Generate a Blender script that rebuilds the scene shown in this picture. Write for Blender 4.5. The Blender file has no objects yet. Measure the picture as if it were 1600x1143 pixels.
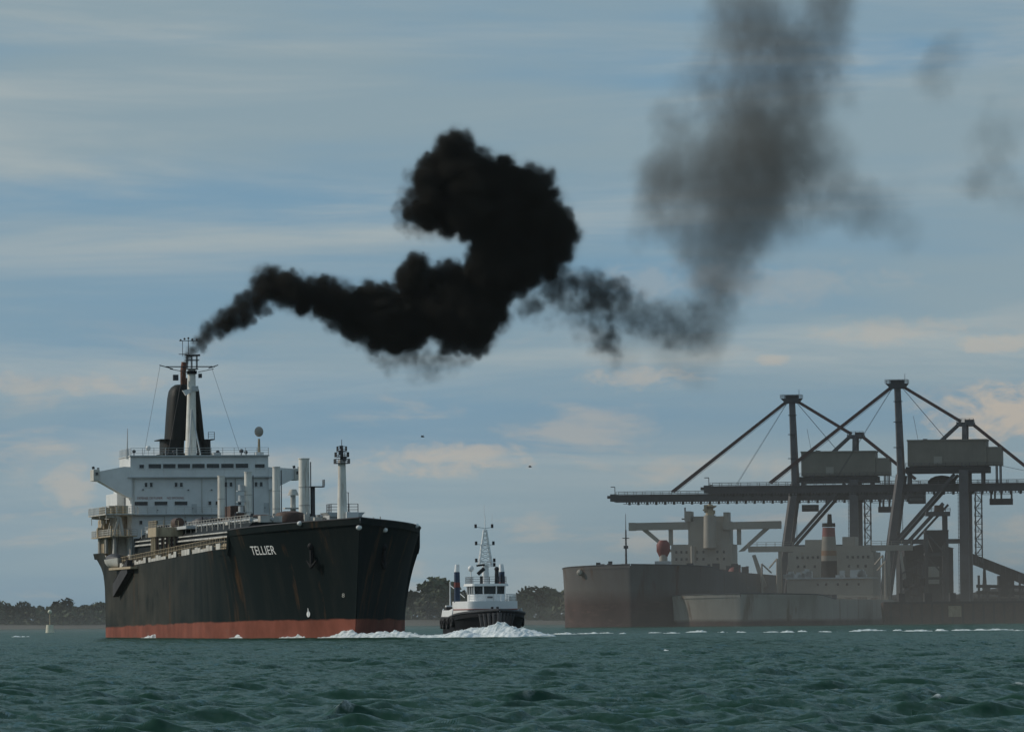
import bpy, math, random
import numpy as np
from mathutils import Vector, Matrix, noise as mnoise
R = math.radians
random.seed(7)
rng = np.random.default_rng(11)
SC = bpy.context.scene
COL = SC.collection

# ------------------------------------------------------------------ camera
FPX = 10440.0                      # focal length in pixels of a 1600 px wide frame
CAM_Z, PITCH, ROLL = 2.2, math.atan(396.5 / FPX), R(0.50)
fwd = Vector((0, math.cos(PITCH), math.sin(PITCH)))
r0 = Vector((1, 0, 0)); u0 = Vector((0, -math.sin(PITCH), math.cos(PITCH)))
rgt = r0 * math.cos(ROLL) - u0 * math.sin(ROLL)
upv = u0 * math.cos(ROLL) + r0 * math.sin(ROLL)
cd = bpy.data.cameras.new('camera')
cam = bpy.data.objects.new('camera', cd); COL.objects.link(cam)
cam.matrix_world = Matrix(((rgt.x, upv.x, -fwd.x, 0), (rgt.y, upv.y, -fwd.y, 0), (rgt.z, upv.z, -fwd.z, CAM_Z), (0, 0, 0, 1)))
cd.sensor_width = 36.0; cd.lens = FPX / 1600 * 36; cd.clip_start = 1.0; cd.clip_end = 60000
SC.camera = cam

def P(px, py, D):
    """point at depth D metres seen at photo pixel (px, py)"""
    d = fwd + rgt * ((px - 800) / FPX) + upv * ((571.5 - py) / FPX)
    return Vector((d.x, d.y, d.z)) * (D / d.y) + Vector((0, 0, CAM_Z))

# ------------------------------------------------------------------ sky, sun, exposure
SUN_AZ, SUN_EL = R(167), R(29)      # direction to the sun, counter-clockwise from +X; ahead and to the left of the view
sund = Vector((math.cos(SUN_AZ) * math.cos(SUN_EL), math.sin(SUN_AZ) * math.cos(SUN_EL), math.sin(SUN_EL)))
W = bpy.data.worlds.new('World'); SC.world = W; W.use_nodes = True
nt = W.node_tree; nt.nodes.clear()
N = nt.nodes.new; L = nt.links.new
out = N('ShaderNodeOutputWorld'); bg = N('ShaderNodeBackground'); L(bg.outputs[0], out.inputs[0])
bg.inputs[1].default_value = 0.09
sky = N('ShaderNodeTexSky'); sky.sky_type = 'NISHITA'; sky.sun_disc = False
sky.sun_elevation = SUN_EL; sky.sun_rotation = math.pi / 2 - SUN_AZ
sky.air_density = 1.0; sky.dust_density = 0.6; sky.ozone_density = 3.0
tc = N('ShaderNodeTexCoord')

def wnoise(scale, detail, rough, dist=0.0):
    m = N('ShaderNodeMapping'); m.inputs['Scale'].default_value = scale
    L(tc.outputs['Generated'], m.inputs[0])
    n = N('ShaderNodeTexNoise'); n.inputs['Scale'].default_value = 1.0; n.inputs['Detail'].default_value = detail
    n.inputs['Roughness'].default_value = rough; n.inputs['Distortion'].default_value = dist
    L(m.outputs[0], n.inputs['Vector']); return n.outputs['Fac']

def wramp(sock, a, b):
    r = N('ShaderNodeMapRange'); r.interpolation_type = 'SMOOTHSTEP'
    r.inputs['From Min'].default_value = a; r.inputs['From Max'].default_value = b; r.clamp = True
    L(sock, r.inputs[0]); return r.outputs[0]

def wmix(fac, c0, c1):
    m = N('ShaderNodeMix'); m.data_type = 'RGBA'
    if isinstance(fac, (int, float)): m.inputs[0].default_value = fac
    else: L(fac, m.inputs[0])
    for s, c in ((m.inputs[6], c0), (m.inputs[7], c1)):
        if isinstance(c, tuple): s.default_value = c + (1,)
        else: L(c, s)
    return m.outputs[2]

# clear sky toned by a thin veil, then three sheets of stratus, then small sunlit clouds
SKYBLUE, STRATUS, PALE, CREAM = (1.3, 2.95, 4.7), (2.8, 3.85, 4.45), (4.1, 4.75, 4.9), (5.5, 4.95, 4.25)
c = wmix(0.75, sky.outputs[0], SKYBLUE)
c = wmix(wramp(wnoise((5, 5, 44), 5, .5, .2), .38, .60), c, STRATUS)
c = wmix(wramp(wnoise((8, 8, 75), 6, .58, .5), .42, .74), c, PALE)
cl = wramp(wnoise((30, 30, 120), 7, .6, .35), .53, .68)
sep = N('ShaderNodeSeparateXYZ'); L(tc.outputs['Generated'], sep.inputs[0])     # low cumulus banks sit near the horizon all round
low = wramp(sep.outputs['Z'], .050, .030); low.node.interpolation_type = 'SMOOTHSTEP'
mm = N('ShaderNodeMath'); mm.operation = 'MULTIPLY'; L(cl, mm.inputs[0]); L(low, mm.inputs[1])
m3 = N('ShaderNodeMath'); m3.operation = 'MULTIPLY'; L(mm.outputs[0], m3.inputs[0]); m3.inputs[1].default_value = .45
# separate cumulus banks: bearing, height above the horizon, half width and half height in radians, strength
def nmath(op, a, b=None):
    x = N('ShaderNodeMath'); x.operation = op
    for s, q in ((x.inputs[0], a), (x.inputs[1], b)):
        if q is None: continue
        if isinstance(q, (int, float)): s.default_value = q
        else: L(q, s)
    return x.outputs[0]
puffn = nmath('SUBTRACT', wnoise((170, 170, 330), 7, .62, .4), .5)
ahead = nmath('GREATER_THAN', sep.outputs['Y'], 0.0)
tot = m3.outputs[0]
for be, el, w, h, st in ((.0735, .0300, .0085, .0042, 1.0), (.0690, .0285, .0060, .0030, .9), (-.0100, .0238, .0105, .0023, .7), (-.0040, .0252, .0050, .0012, .7), (.0195, .0358, .0085, .0016, .6), (.0385, .0386, .0026, .0009, .6),
                         (.0560, .0425, .0095, .0020, .45), (.0730, .0405, .0070, .0013, .55), (-.0690, .0358, .0150, .0016, .5), (-.0660, .0205, .0034, .0034, .55), (-.0240, .0190, .0055, .0040, .22), (.0330, .0500, .0200, .0030, .25), (.13, .030, .02, .004, .8), (-.14, .033, .03, .003, .7), (.26, .04, .04, .006, .7), (-.3, .045, .05, .006, .7)):
    dx = nmath('DIVIDE', nmath('SUBTRACT', sep.outputs['X'], be), w); dz = nmath('DIVIDE', nmath('SUBTRACT', sep.outputs['Z'], el), h)
    q = nmath('ADD', nmath('ADD', nmath('MULTIPLY', dx, dx), nmath('MULTIPLY', dz, dz)), nmath('MULTIPLY', puffn, 6.0))
    f = nmath('MULTIPLY', nmath('MULTIPLY', wramp(q, 1.7, -.3), st*.9), ahead)
    tot = nmath('MAXIMUM', tot, f)
mm = tot.node
c = wmix(mm.outputs[0], c, CREAM)
L(c, bg.inputs[0])

sl = bpy.data.lights.new('sun', 'SUN'); sl.energy = 2.4; sl.angle = R(0.6); sl.color = (1.0, 0.92, 0.8)
so = bpy.data.objects.new('sun', sl); COL.objects.link(so)
so.rotation_euler = (-sund).to_track_quat('-Z', 'Y').to_euler(); so.location = (0, 0, 300)

SC.view_settings.view_transform = 'Standard'; SC.view_settings.look = 'None'
SC.view_settings.exposure = 0.0; SC.view_settings.gamma = 1.0
SC.view_settings.use_curve_mapping = False
SC.render.engine = 'CYCLES'
SC.cycles.max_bounces = 6; SC.cycles.volume_bounces = 1; SC.cycles.use_denoising = True
SC.cycles.volume_max_steps = 512; SC.cycles.volume_step_rate = 1.0

# ------------------------------------------------------------------ helpers
class MB:
    """collects shapes and links them as ONE mesh object"""
    def __init__(s): s.v = []; s.f = []
    def add(s, vs, fs):
        o = len(s.v); s.v += [tuple(v) for v in vs]; s.f += [tuple(i + o for i in f) for f in fs]; return s
    def box(s, a, b):
        x0, y0, z0 = a; x1, y1, z1 = b
        return s.add([(x0,y0,z0),(x1,y0,z0),(x1,y1,z0),(x0,y1,z0),(x0,y0,z1),(x1,y0,z1),(x1,y1,z1),(x0,y1,z1)],
                     [(0,3,2,1),(4,5,6,7),(0,1,5,4),(1,2,6,5),(2,3,7,6),(3,0,4,7)])
    def loft(s, rings, cap=True):
        n = len(rings[0]); vs = [p for r in rings for p in r]; fs = []
        for k in range(len(rings) - 1):
            for i in range(n):
                j = (i + 1) % n
                fs.append((k*n+i, k*n+j, (k+1)*n+j, (k+1)*n+i))
        if cap: fs += [tuple(range(n-1, -1, -1)), tuple(range((len(rings)-1)*n, len(rings)*n))]
        return s.add(vs, fs)
    def cyl(s, p0, p1, r0, r1=None, n=8):
        r1 = r0 if r1 is None else r1
        p0 = Vector(p0); p1 = Vector(p1); d = (p1 - p0).normalized()
        u = d.orthogonal().normalized() if abs(d.z) > .999 else Vector((0,0,1)).cross(d).normalized()
        w = d.cross(u)
        ang = [2*math.pi*(i+.5)/n for i in range(n)]
        return s.loft([[p + (u*math.cos(a) + w*math.sin(a))*r for a in ang] for p, r in ((p0, r0), (p1, r1))])
    def beam(s, p0, p1, w, h):
        """rectangular bar; w is the size sideways, h in the upright plane"""
        p0 = Vector(p0); p1 = Vector(p1); d = (p1 - p0).normalized()
        u = Vector((0,1,0)) if abs(d.z) > .999 else Vector((0,0,1)).cross(d).normalized()
        v = d.cross(u)
        return s.loft([[p + u*a*w/2 + v*b*h/2 for a, b in ((-1,-1),(1,-1),(1,1),(-1,1))] for p in (p0, p1)])
    def tube(s, pts, r, n=5):
        for a, b in zip(pts, pts[1:]): s.cyl(a, b, r, n=n)
        return s
    def ball(s, c, r, nu=12, nv=8, sq=(1,1,1)):
        rings = []
        for k in range(nv + 1):
            t = math.pi * k / nv; rr = max(math.sin(t), .02)
            rings.append([(c[0]+r*sq[0]*rr*math.cos(2*math.pi*i/nu), c[1]+r*sq[1]*rr*math.sin(2*math.pi*i/nu), c[2]-r*sq[2]*math.cos(t)) for i in range(nu)])
        return s.loft(rings)
    def prism(s, poly, a, b, axis=0):
        """polygon given in the two other axes, extruded along axis from a to b"""
        def put(t, p): q = list(p); q.insert(axis, t); return tuple(q)
        return s.loft([[put(a, p) for p in poly], [put(b, p) for p in poly]])
    def rail(s, pts, h=1.05, r=.045, step=2.2, bars=3):
        for a, b in zip(pts, pts[1:]):
            a = Vector(a); b = Vector(b); m = max(1, round((b-a).length / step))
            for i in range(m + 1):
                p = a.lerp(b, i/m); s.cyl(p, p + Vector((0,0,h)), r, n=4)
            for k in range(bars):
                z = Vector((0,0,h*(k+1)/bars)); s.cyl(a+z, b+z, r*.8, n=4)
        return s
    def build(s, name, mat, parent=None, smooth=None, bevel=0):
        me = bpy.data.meshes.new(name); me.from_pydata(s.v, [], s.f); me.update()
        me.materials.append(mat)
        bm_fix(me)
        if smooth:
            me.shade_smooth(); me.set_sharp_from_angle(angle=R(smooth))
        o = bpy.data.objects.new(name, me); COL.objects.link(o)
        if parent: o.parent = parent
        if bevel:
            b = o.modifiers.new('bevel', 'BEVEL'); b.width = bevel; b.segments = 2; b.limit_method = 'ANGLE'
        return o

import bmesh
def bm_fix(me):
    bm = bmesh.new(); bm.from_mesh(me); bmesh.ops.recalc_face_normals(bm, faces=bm.faces); bm.to_mesh(me); bm.free()

def tag(o, label=None, cat=None, group=None, kind=None):
    for k, v in (('label', label), ('category', cat), ('group', group), ('kind', kind)):
        if v: o[k] = v
    return o
def thing(name, label, cat, loc, rz=0, group=None):
    o = bpy.data.objects.new(name, None); COL.objects.link(o)
    o.location = loc; o.rotation_euler = (0, 0, rz); o.empty_display_size = 1
    return tag(o, label, cat, group)
def copy_tree(o, parent=None):
    c = o.copy(); COL.objects.link(c); c.parent = parent
    for ch in list(o.children): copy_tree(ch, c)
    return c

# ------------------------------------------------------------------ materials
def paint(name, col, rough=.6, var=.18, rust=0.0, rcol=(.16,.07,.03), scale=.35, streak=1.6, metal=0, spec=.4):
    m = bpy.data.materials.new(name); m.use_nodes = True; t = m.node_tree
    b = t.nodes['Principled BSDF']; b.inputs['Roughness'].default_value = rough; b.inputs['Metallic'].default_value = metal
    b.inputs['Specular IOR Level'].default_value = spec
    tcn = t.nodes.new('ShaderNodeTexCoord')
    n = t.nodes.new('ShaderNodeTexNoise'); n.inputs['Scale'].default_value = scale; n.inputs['Detail'].default_value = 7; n.inputs['Roughness'].default_value = .65
    t.links.new(tcn.outputs['Object'], n.inputs['Vector'])
    mx = t.nodes.new('ShaderNodeMix'); mx.data_type = 'RGBA'
    mx.inputs[6].default_value = tuple(x*(1-var) for x in col) + (1,)
    mx.inputs[7].default_value = tuple(min(1, x*(1+var)) for x in col) + (1,)
    mr = t.nodes.new('ShaderNodeMapRange'); mr.inputs[1].default_value = .3; mr.inputs[2].default_value = .7
    t.links.new(n.outputs['Fac'], mr.inputs[0]); t.links.new(mr.outputs[0], mx.inputs[0])
    last = mx.outputs[2]
    if rust > 0:
        mp = t.nodes.new('ShaderNodeMapping'); mp.inputs['Scale'].default_value = (streak, streak, streak*.1)
        t.links.new(tcn.outputs['Object'], mp.inputs[0])
        n2 = t.nodes.new('ShaderNodeTexNoise'); n2.inputs['Scale'].default_value = 1; n2.inputs['Detail'].default_value = 6; n2.inputs['Roughness'].default_value = .7
        t.links.new(mp.outputs[0], n2.inputs['Vector'])
        m2 = t.nodes.new('ShaderNodeMapRange'); m2.inputs[1].default_value = .66 - .18*rust; m2.inputs[2].default_value = .82 - .1*rust; m2.inputs[4].default_value = min(.9, .4+rust*.5)
        t.links.new(n2.outputs['Fac'], m2.inputs[0])
        mx2 = t.nodes.new('ShaderNodeMix'); mx2.data_type = 'RGBA'; mx2.inputs[7].default_value = rcol + (1,)
        t.links.new(m2.outputs[0], mx2.inputs[0]); t.links.new(last, mx2.inputs[6]); last = mx2.outputs[2]
    t.links.new(last, b.inputs['Base Color'])
    return m

M_white = paint('white ship paint', (.62,.63,.62), .5, .10, .25)
M_whited = paint('weathered white paint', (.47,.46,.42), .65, .3, 1.0, (.13,.09,.06))
M_post = paint('stained white post paint', (.66,.64,.58), .55, .16, .7, (.2,.12,.06))
M_tugw = paint('tug white paint', (.7,.71,.71), .4, .06, .12)
M_black = paint('black steel paint', (.008,.009,.011), .65, .3, .25, (.03,.02,.015), spec=.15)
M_fun = paint('funnel black paint', (.012,.013,.012), .6, .3, .3, (.03,.03,.02), spec=.2)
M_rust = paint('rusty exhaust steel', (.13,.05,.03), .8, .4, .8, (.03,.02,.015), 1.2)
M_glass = paint('dark window glass', (.012,.016,.02), .12, .2, spec=.6)
M_tan = paint('weathered tan paint', (.36,.29,.19), .65, .25, .8, (.14,.08,.04), .8)
M_deckbr = paint('brown deck machinery paint', (.07,.04,.03), .7, .4, .5, scale=.8)
M_trunk = paint('dark green deck paint', (.008,.012,.013), .7, .3, .2, spec=.12)
M_grey = paint('light grey deckhouse paint', (.42,.44,.44), .6, .12, .3)
M_dgrey = paint('dark grey fittings paint', (.05,.05,.055), .6, .3, .3)
M_red = paint('red oxide lettering', (.22,.05,.03), .7, .2)
M_let = paint('white lettering paint', (.75,.76,.75), .6, .08)
M_fband = paint('dull funnel band', (.20,.18,.15), .6, .15, .4)
M_crane = paint('grey crane steel', (.085,.083,.088), .65, .25, .35, (.07,.04,.03), .25)
M_craned = paint('dark crane steel', (.05,.05,.055), .65, .3, .3, (.06,.035,.025), .25)
M_brace = paint('red brown brace paint', (.10,.055,.05), .7, .3, .4, (.05,.035,.03), .5)
M_house = paint('beige machinery house cladding', (.19,.17,.14), .7, .12, .35, (.2,.15,.1), .2, .8)
M_cream = paint('cream superstructure paint', (.30,.275,.235), .6, .12, .45, (.25,.17,.1), .15, .8)
M_redp = paint('red crane cab paint', (.17,.04,.036), .6, .2, .2)
M_orange = paint('ochre funnel band', (.17,.085,.04), .6, .15, .2)
M_dark = paint('dark industrial cladding', (.025,.025,.028), .8, .4, .3, (.05,.035,.025), .15)
M_coal = paint('coal', (.02,.02,.02), .95, .5, scale=.5)
M_conc = paint('stained quay concrete', (.13,.115,.10), .9, .3, .6, (.06,.05,.04), .2)
M_tugblack = paint('tug hull black', (.006,.007,.010), .6, .3, .3, (.02,.02,.02), spec=.15)
M_tugstack = paint('tug stack blue', (.02,.04,.08), .5, .2, .2)
M_cyan = paint('pale lifeboat paint', (.50,.50,.46), .55, .15, .6)
M_yel = paint('buoy pale paint', (.6,.58,.45), .6, .2, .3)

def hull_mat(name, top, boot, z0, z1, slen, tint, rustc=(.10,.045,.02), tintcol=(.10,.095,.08), fade=None, bsoft=.05):
    """paint that turns to boot-topping below a trimmed waterline; a second tint and rust run down in streaks"""
    m = bpy.data.materials.new(name); m.use_nodes = True; t = m.node_tree; nn = t.nodes.new; ll = t.links.new
    b = t.nodes['Principled BSDF']; b.inputs['Roughness'].default_value = .7; b.inputs['Specular IOR Level'].default_value = .06
    co = nn('ShaderNodeTexCoord'); sx = nn('ShaderNodeSeparateXYZ'); ll(co.outputs['Object'], sx.inputs[0])
    def noi(sc, det=6, ro=.65):
        mp = nn('ShaderNodeMapping'); mp.inputs['Scale'].default_value = sc; ll(co.outputs['Object'], mp.inputs[0])
        n = nn('ShaderNodeTexNoise'); n.inputs['Scale'].default_value = 1; n.inputs['Detail'].default_value = det; n.inputs['Roughness'].default_value = ro
        ll(mp.outputs[0], n.inputs['Vector']); return n.outputs['Fac']
    def ramp(s, a, bb, lo=0, hi=1):
        r = nn('ShaderNodeMapRange'); r.inputs[1].default_value = a; r.inputs[2].default_value = bb; r.inputs[3].default_value = lo; r.inputs[4].default_value = hi
        ll(s, r.inputs[0]); return r.outputs[0]
    def mix(f, a, bb):
        x = nn('ShaderNodeMix'); x.data_type = 'RGBA'; ll(f, x.inputs[0])
        for s, c in ((x.inputs[6], a), (x.inputs[7], bb)):
            if isinstance(c, tuple): s.default_value = c + (1,)
            else: ll(c, s)
        return x.outputs[2]
    def math2(op, a, bb):
        x = nn('ShaderNodeMath'); x.operation = op
        for s, c in ((x.inputs[0], a), (x.inputs[1], bb)):
            if isinstance(c, (int, float)): s.default_value = c
            else: ll(c, s)
        return x.outputs[0]
    c = mix(math2('MULTIPLY', ramp(noi((.10, .10, .16)), .3, .65, 0, tint), ramp(sx.outputs['X'], fade[0], fade[1])), top, tintcol)  # second tint in patches, growing stronger towards the stern between the fade stations
    c = mix(math2('MULTIPLY', ramp(noi((.33, .33, .02)), .47, .62, 0, .8), ramp(sx.outputs['X'], fade[0], fade[1], .25, 1)), c, tuple(.35*a + .5*d for a, d in zip(top, tintcol)))
    c = mix(ramp(noi((.21, .21, .012), 7, .7), .57, .68, 0, .85), c, rustc)
    line = ramp(sx.outputs['X'], 0, slen, z0, z1)
    wob = ramp(noi((.12, .12, .5)), .2, .8, -.35, .25)
    below = ramp(math2('SUBTRACT', math2('ADD', line, wob), sx.outputs['Z']), -bsoft, bsoft)
    bc = mix(ramp(noi((.13, .13, .10)), .38, .62, 0, .9), boot, tuple(x*.55 for x in boot))
    bc = mix(ramp(noi((.2, .2, .8), 6, .7), .56, .7, 0, .6), bc, (.16,.10,.08))
    c = mix(below, c, bc)
    ll(c, b.inputs['Base Color'])
    return m
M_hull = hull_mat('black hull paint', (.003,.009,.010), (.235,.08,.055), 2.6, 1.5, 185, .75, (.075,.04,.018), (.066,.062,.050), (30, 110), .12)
M_hullA = hull_mat('faded grey hull paint', (.125,.12,.12), (.085,.055,.05), 8.5, 7.0, 280, .5, tintcol=(.15,.135,.12), fade=(-20, 0), bsoft=2.2)
M_hullB = hull_mat('pale grey hull paint', (.36,.335,.30), (.12,.085,.075), 1.6, 1.6, 280, .5, tintcol=(.27,.245,.21), fade=(-20, 0), bsoft=.5)
SMOKE = True; HAZE = True
# ------------------------------------------------------------------ sea, shore, quay
def axis(step0, grow, a, b):
    v = [a]
    while v[-1] < b: v.append(v[-1] + step0(v[-1]))
    return v
def make_sea():
    rr = [1.0, 6.0, 14.0, 24.0]; r = 32.0
    while r < 1300:
        rr.append(r); r += .21 * (r / 75) ** .85 if r > 55 else .4
    while r < 45000: rr.append(r); r *= 1.12
    rr = np.array(rr)
    dense = np.arange(-6.0, 6.001, .026)
    side = [7, 8, 10, 13, 17, 22, 30, 40, 55, 75, 100, 130, 155, 180]
    ang = np.radians(np.array([-a for a in side[::-1][1:]] + list(dense) + side))     # full circle
    A, RR = np.meshgrid(ang, rr)
    X = RR * np.sin(A); Y = RR * np.cos(A)
    dr = np.gradient(rr)[:, None] * np.ones_like(A)
    da = np.minimum(np.gradient(ang)[None, :], .02) * RR
    cell = np.maximum(dr, np.minimum(da, dr * 4))
    Z = np.zeros_like(X); DX = np.zeros_like(X); DY = np.zeros_like(X); J = np.zeros_like(X)
    g = np.random.default_rng(5)
    n = 150
    lam = np.exp(g.uniform(np.log(.45), np.log(5.5), n))
    th = R(-58) + g.normal(0, R(42), n)
    ph = g.uniform(0, 2*np.pi, n)
    for l, t, p in zip(lam, th, ph):
        k = 2*np.pi / l
        amp = .0080 * l ** .62 * (1.0 if l < 5 else .7)
        wgt = np.clip((l / np.maximum(cell, .01) - 1.8) / 1.6, 0, 1)
        wgt = wgt * wgt * (3 - 2*wgt)
        q = k * (X*np.cos(t) + Y*np.sin(t)) + p
        c, s = np.cos(q), np.sin(q)
        Z += wgt * amp * c
        DX -= wgt * amp * 1.15 * s * np.cos(t); DY -= wgt * amp * 1.15 * s * np.sin(t)
        J += wgt * amp * k * c
    # gusts: patches of rougher and calmer water
    pch = np.zeros_like(X)
    for i in range(9):
        l = g.uniform(18, 70); t = g.uniform(0, 2*np.pi)
        pch += np.sin(2*np.pi/l * (X*np.cos(t) + .6*Y*np.sin(t)) + g.uniform(0, 6.3))
    pch = .5 + pch / 9
    gain = 1.0 + .35 * np.clip(pch - .5, -.6, .6)
    Z *= gain; X = X + DX * gain; Y = Y + DY * gain; J = J * gain
    foam = np.clip((J - .76) / .22, 0, 1) * np.clip((pch - .35) / .3, 0, 1)
    co = np.stack([X, Y, Z], -1).reshape(-1, 3).astype(np.float32)
    nr, na = X.shape
    i = np.arange(nr - 1)[:, None] * na; j = np.arange(na - 1)[None, :]
    quads = np.stack([i + j, i + j + 1, i + j + 1 + na, i + j + na], -1).reshape(-1, 4)
    quads = np.ascontiguousarray(quads)
    me = bpy.data.meshes.new('sea')
    me.vertices.add(len(co)); me.vertices.foreach_set('co', co.ravel())
    me.loops.add(quads.size); me.loops.foreach_set('vertex_index', quads.ravel().astype(np.int32))
    me.polygons.add(len(quads)); me.polygons.foreach_set('loop_start', np.arange(0, quads.size, 4, dtype=np.int32))
    at = me.attributes.new('foam', 'FLOAT', 'POINT'); at.data.foreach_set('value', foam.reshape(-1).astype(np.float32))
    me.update(); me.validate(); me.shade_smooth()
    m = bpy.data.materials.new('green sea water'); m.use_nodes = True; t = m.node_tree; nn = t.nodes.new; ll = t.links.new
    b = t.nodes['Principled BSDF']; b.inputs['Roughness'].default_value = .16; b.inputs['IOR'].default_value = 1.33; b.inputs['Specular IOR Level'].default_value = .23
    co_ = nn('ShaderNodeTexCoord')
    def noi(sc, det=5, ro=.6):
        mp = nn('ShaderNodeMapping'); mp.inputs['Scale'].default_value = sc; ll(co_.outputs['Object'], mp.inputs[0])
        x = nn('ShaderNodeTexNoise'); x.inputs['Scale'].default_value = 1; x.inputs['Detail'].default_value = det; x.inputs['Roughness'].default_value = ro
        ll(mp.outputs[0], x.inputs['Vector']); return x.outputs['Fac']
    big = noi((.03, .012, 1)); mx = nn('ShaderNodeMix'); mx.data_type = 'RGBA'; ll(big, mx.inputs[0])
    mx.inputs[6].default_value = SEA_A + (1,); mx.inputs[7].default_value = SEA_B + (1,)
    fa = nn('ShaderNodeAttribute'); fa.attribute_name = 'foam'
    fn = noi((3.5, 3.5, 3.5), 8, .75)
    fm = nn('ShaderNodeMath'); fm.operation = 'MULTIPLY'; ll(fa.outputs['Fac'], fm.inputs[0])
    fr = nn('ShaderNodeMapRange'); fr.inputs[1].default_value = .42; fr.inputs[2].default_value = .58; ll(fn, fr.inputs[0]); ll(fr.outputs[0], fm.inputs[1])
    m2 = nn('ShaderNodeMix'); m2.data_type = 'RGBA'; ll(fm.outputs[0], m2.inputs[0]); ll(mx.outputs[2], m2.inputs[6]); m2.inputs[7].default_value = (.7,.74,.74,1)
    ll(m2.outputs[2], b.inputs['Base Color'])
    ro = nn('ShaderNodeMapRange'); ll(fm.outputs[0], ro.inputs[0]); ro.inputs[3].default_value = .12; ro.inputs[4].default_value = .8; ll(ro.outputs[0], b.inputs['Roughness'])
    # ripples too fine for the mesh tilt the surface normal
    geo = nn('ShaderNodeNewGeometry'); acc = geo.outputs['Normal']
    for sc, det, k in (((1.3, .9, 1.0), 3, .75), ((4.6, 3.4, 4.0), 6, .95)):
        mp = nn('ShaderNodeMapping'); mp.inputs['Scale'].default_value = sc; mp.inputs['Rotation'].default_value = (0, 0, .5); ll(co_.outputs['Object'], mp.inputs[0])
        x = nn('ShaderNodeTexNoise'); x.inputs['Scale'].default_value = 1; x.inputs['Detail'].default_value = det; x.inputs['Roughness'].default_value = .62; x.inputs['Distortion'].default_value = .4; ll(mp.outputs[0], x.inputs['Vector'])
        s1 = nn('ShaderNodeVectorMath'); s1.operation = 'SUBTRACT'; ll(x.outputs['Color'], s1.inputs[0]); s1.inputs[1].default_value = (.5, .5, .5)
        s2 = nn('ShaderNodeVectorMath'); s2.operation = 'MULTIPLY'; ll(s1.outputs[0], s2.inputs[0]); s2.inputs[1].default_value = (k, k, 0)
        s3 = nn('ShaderNodeVectorMath'); s3.operation = 'ADD'; ll(acc, s3.inputs[0]); ll(s2.outputs[0], s3.inputs[1]); acc = s3.outputs[0]
    nz_ = nn('ShaderNodeVectorMath'); nz_.operation = 'NORMALIZE'; ll(acc, nz_.inputs[0])
    dif = nn('ShaderNodeBsdfDiffuse'); ll(m2.outputs[2], dif.inputs['Color'])
    gls = nn('ShaderNodeBsdfGlossy'); gls.inputs['Color'].default_value = (.86, .95, .93, 1); gls.inputs['Roughness'].default_value = .10; ll(nz_.outputs[0], gls.inputs['Normal'])
    fre = nn('ShaderNodeFresnel'); fre.inputs['IOR'].default_value = 1.33; ll(nz_.outputs[0], fre.inputs['Normal'])
    inv = nn('ShaderNodeMath'); inv.operation = 'SUBTRACT'; inv.inputs[0].default_value = 1.0; ll(fm.outputs[0], inv.inputs[1])
    k1 = nn('ShaderNodeMath'); k1.operation = 'MULTIPLY'; ll(fre.outputs[0], k1.inputs[0]); k1.inputs[1].default_value = SEA_REFL
    k2 = nn('ShaderNodeMath'); k2.operation = 'MULTIPLY'; ll(k1.outputs[0], k2.inputs[0]); ll(inv.outputs[0], k2.inputs[1])
    ms = nn('ShaderNodeMixShader'); ll(k2.outputs[0], ms.inputs[0]); ll(dif.outputs[0], ms.inputs[1]); ll(gls.outputs[0], ms.inputs[2])
    ll(ms.outputs[0], t.nodes['Material Output'].inputs['Surface'])
    me.materials.append(m)
    o = bpy.data.objects.new('sea', me); COL.objects.link(o)
    return tag(o, 'choppy grey green sea with small whitecaps', None, None, 'structure')
SEA_A, SEA_B, SEA_REFL = (.010, .040, .024), (.018, .052, .032), .38
make_sea()

def land(name, mat, pts, z0, z1, label):
    """low bank: an outline of (x, y) raised to an uneven top"""
    b = MB(); n = len(pts)
    b.loft([[(x, y, z0) for x, y in pts], [(x, y, z1) for x, y in pts]])
    return tag(b.build(name, mat), label, None, None, 'structure')
M_sand = paint('dull sandy shore', (.085,.08,.065), .95, .25, scale=.02)
M_earth = paint('shore earth', (.06,.06,.05), .95, .3, scale=.02)
b = MB()
xs = np.linspace(-900, 700, 81)
prof = [(2940, -1.0), (2952, .5), (2990, 2.2), (3060, 3.2), (3400, 4.0), (3400, -1.0)]
rings = []
for x in xs:
    rings.append([(x, y + 9*math.sin(x*.021) + 5*math.sin(x*.057), z + (.5*math.sin(x*.031+z) if z > .6 else 0)) for y, z in prof])
b.loft(rings)
tag(b.build('shore', M_sand), 'low sandy far shore under the tree line', None, None, 'structure')

def dk(px, py, D):                       # dock helper: upright position (x, z) at depth D
    return ((px - 800) * D / FPX, CAM_Z + (968 + (800 - px) * 14 / 1600 - py) * D / FPX)

# quay running away from the viewer on the right
qv = Vector((math.sin(R(8)), math.cos(R(8)), 0)); qn = Vector((math.cos(R(8)), -math.sin(R(8)), 0))
q0 = Vector((118.0, 1985.0, 0))
b = MB(); pts = [q0, q0 + qv*700, q0 + qv*700 + qn*500, q0 + qn*500 ]
b.loft([[(p.x, p.y, -2) for p in pts], [(p.x, p.y, 3.2) for p in pts]])
quay = tag(b.build('quay', M_conc), 'stained concrete quay under the cranes', None, None, 'structure')
for k in range(26):                      # fender piles along the quay end facing the viewer
    p = q0 + qn * (4 + 8*k) - qv*.5
    f = MB().cyl((p.x, p.y, -2), (p.x, p.y, 3.6), .55, n=7).build('fender_pile', M_dark, quay)

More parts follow.
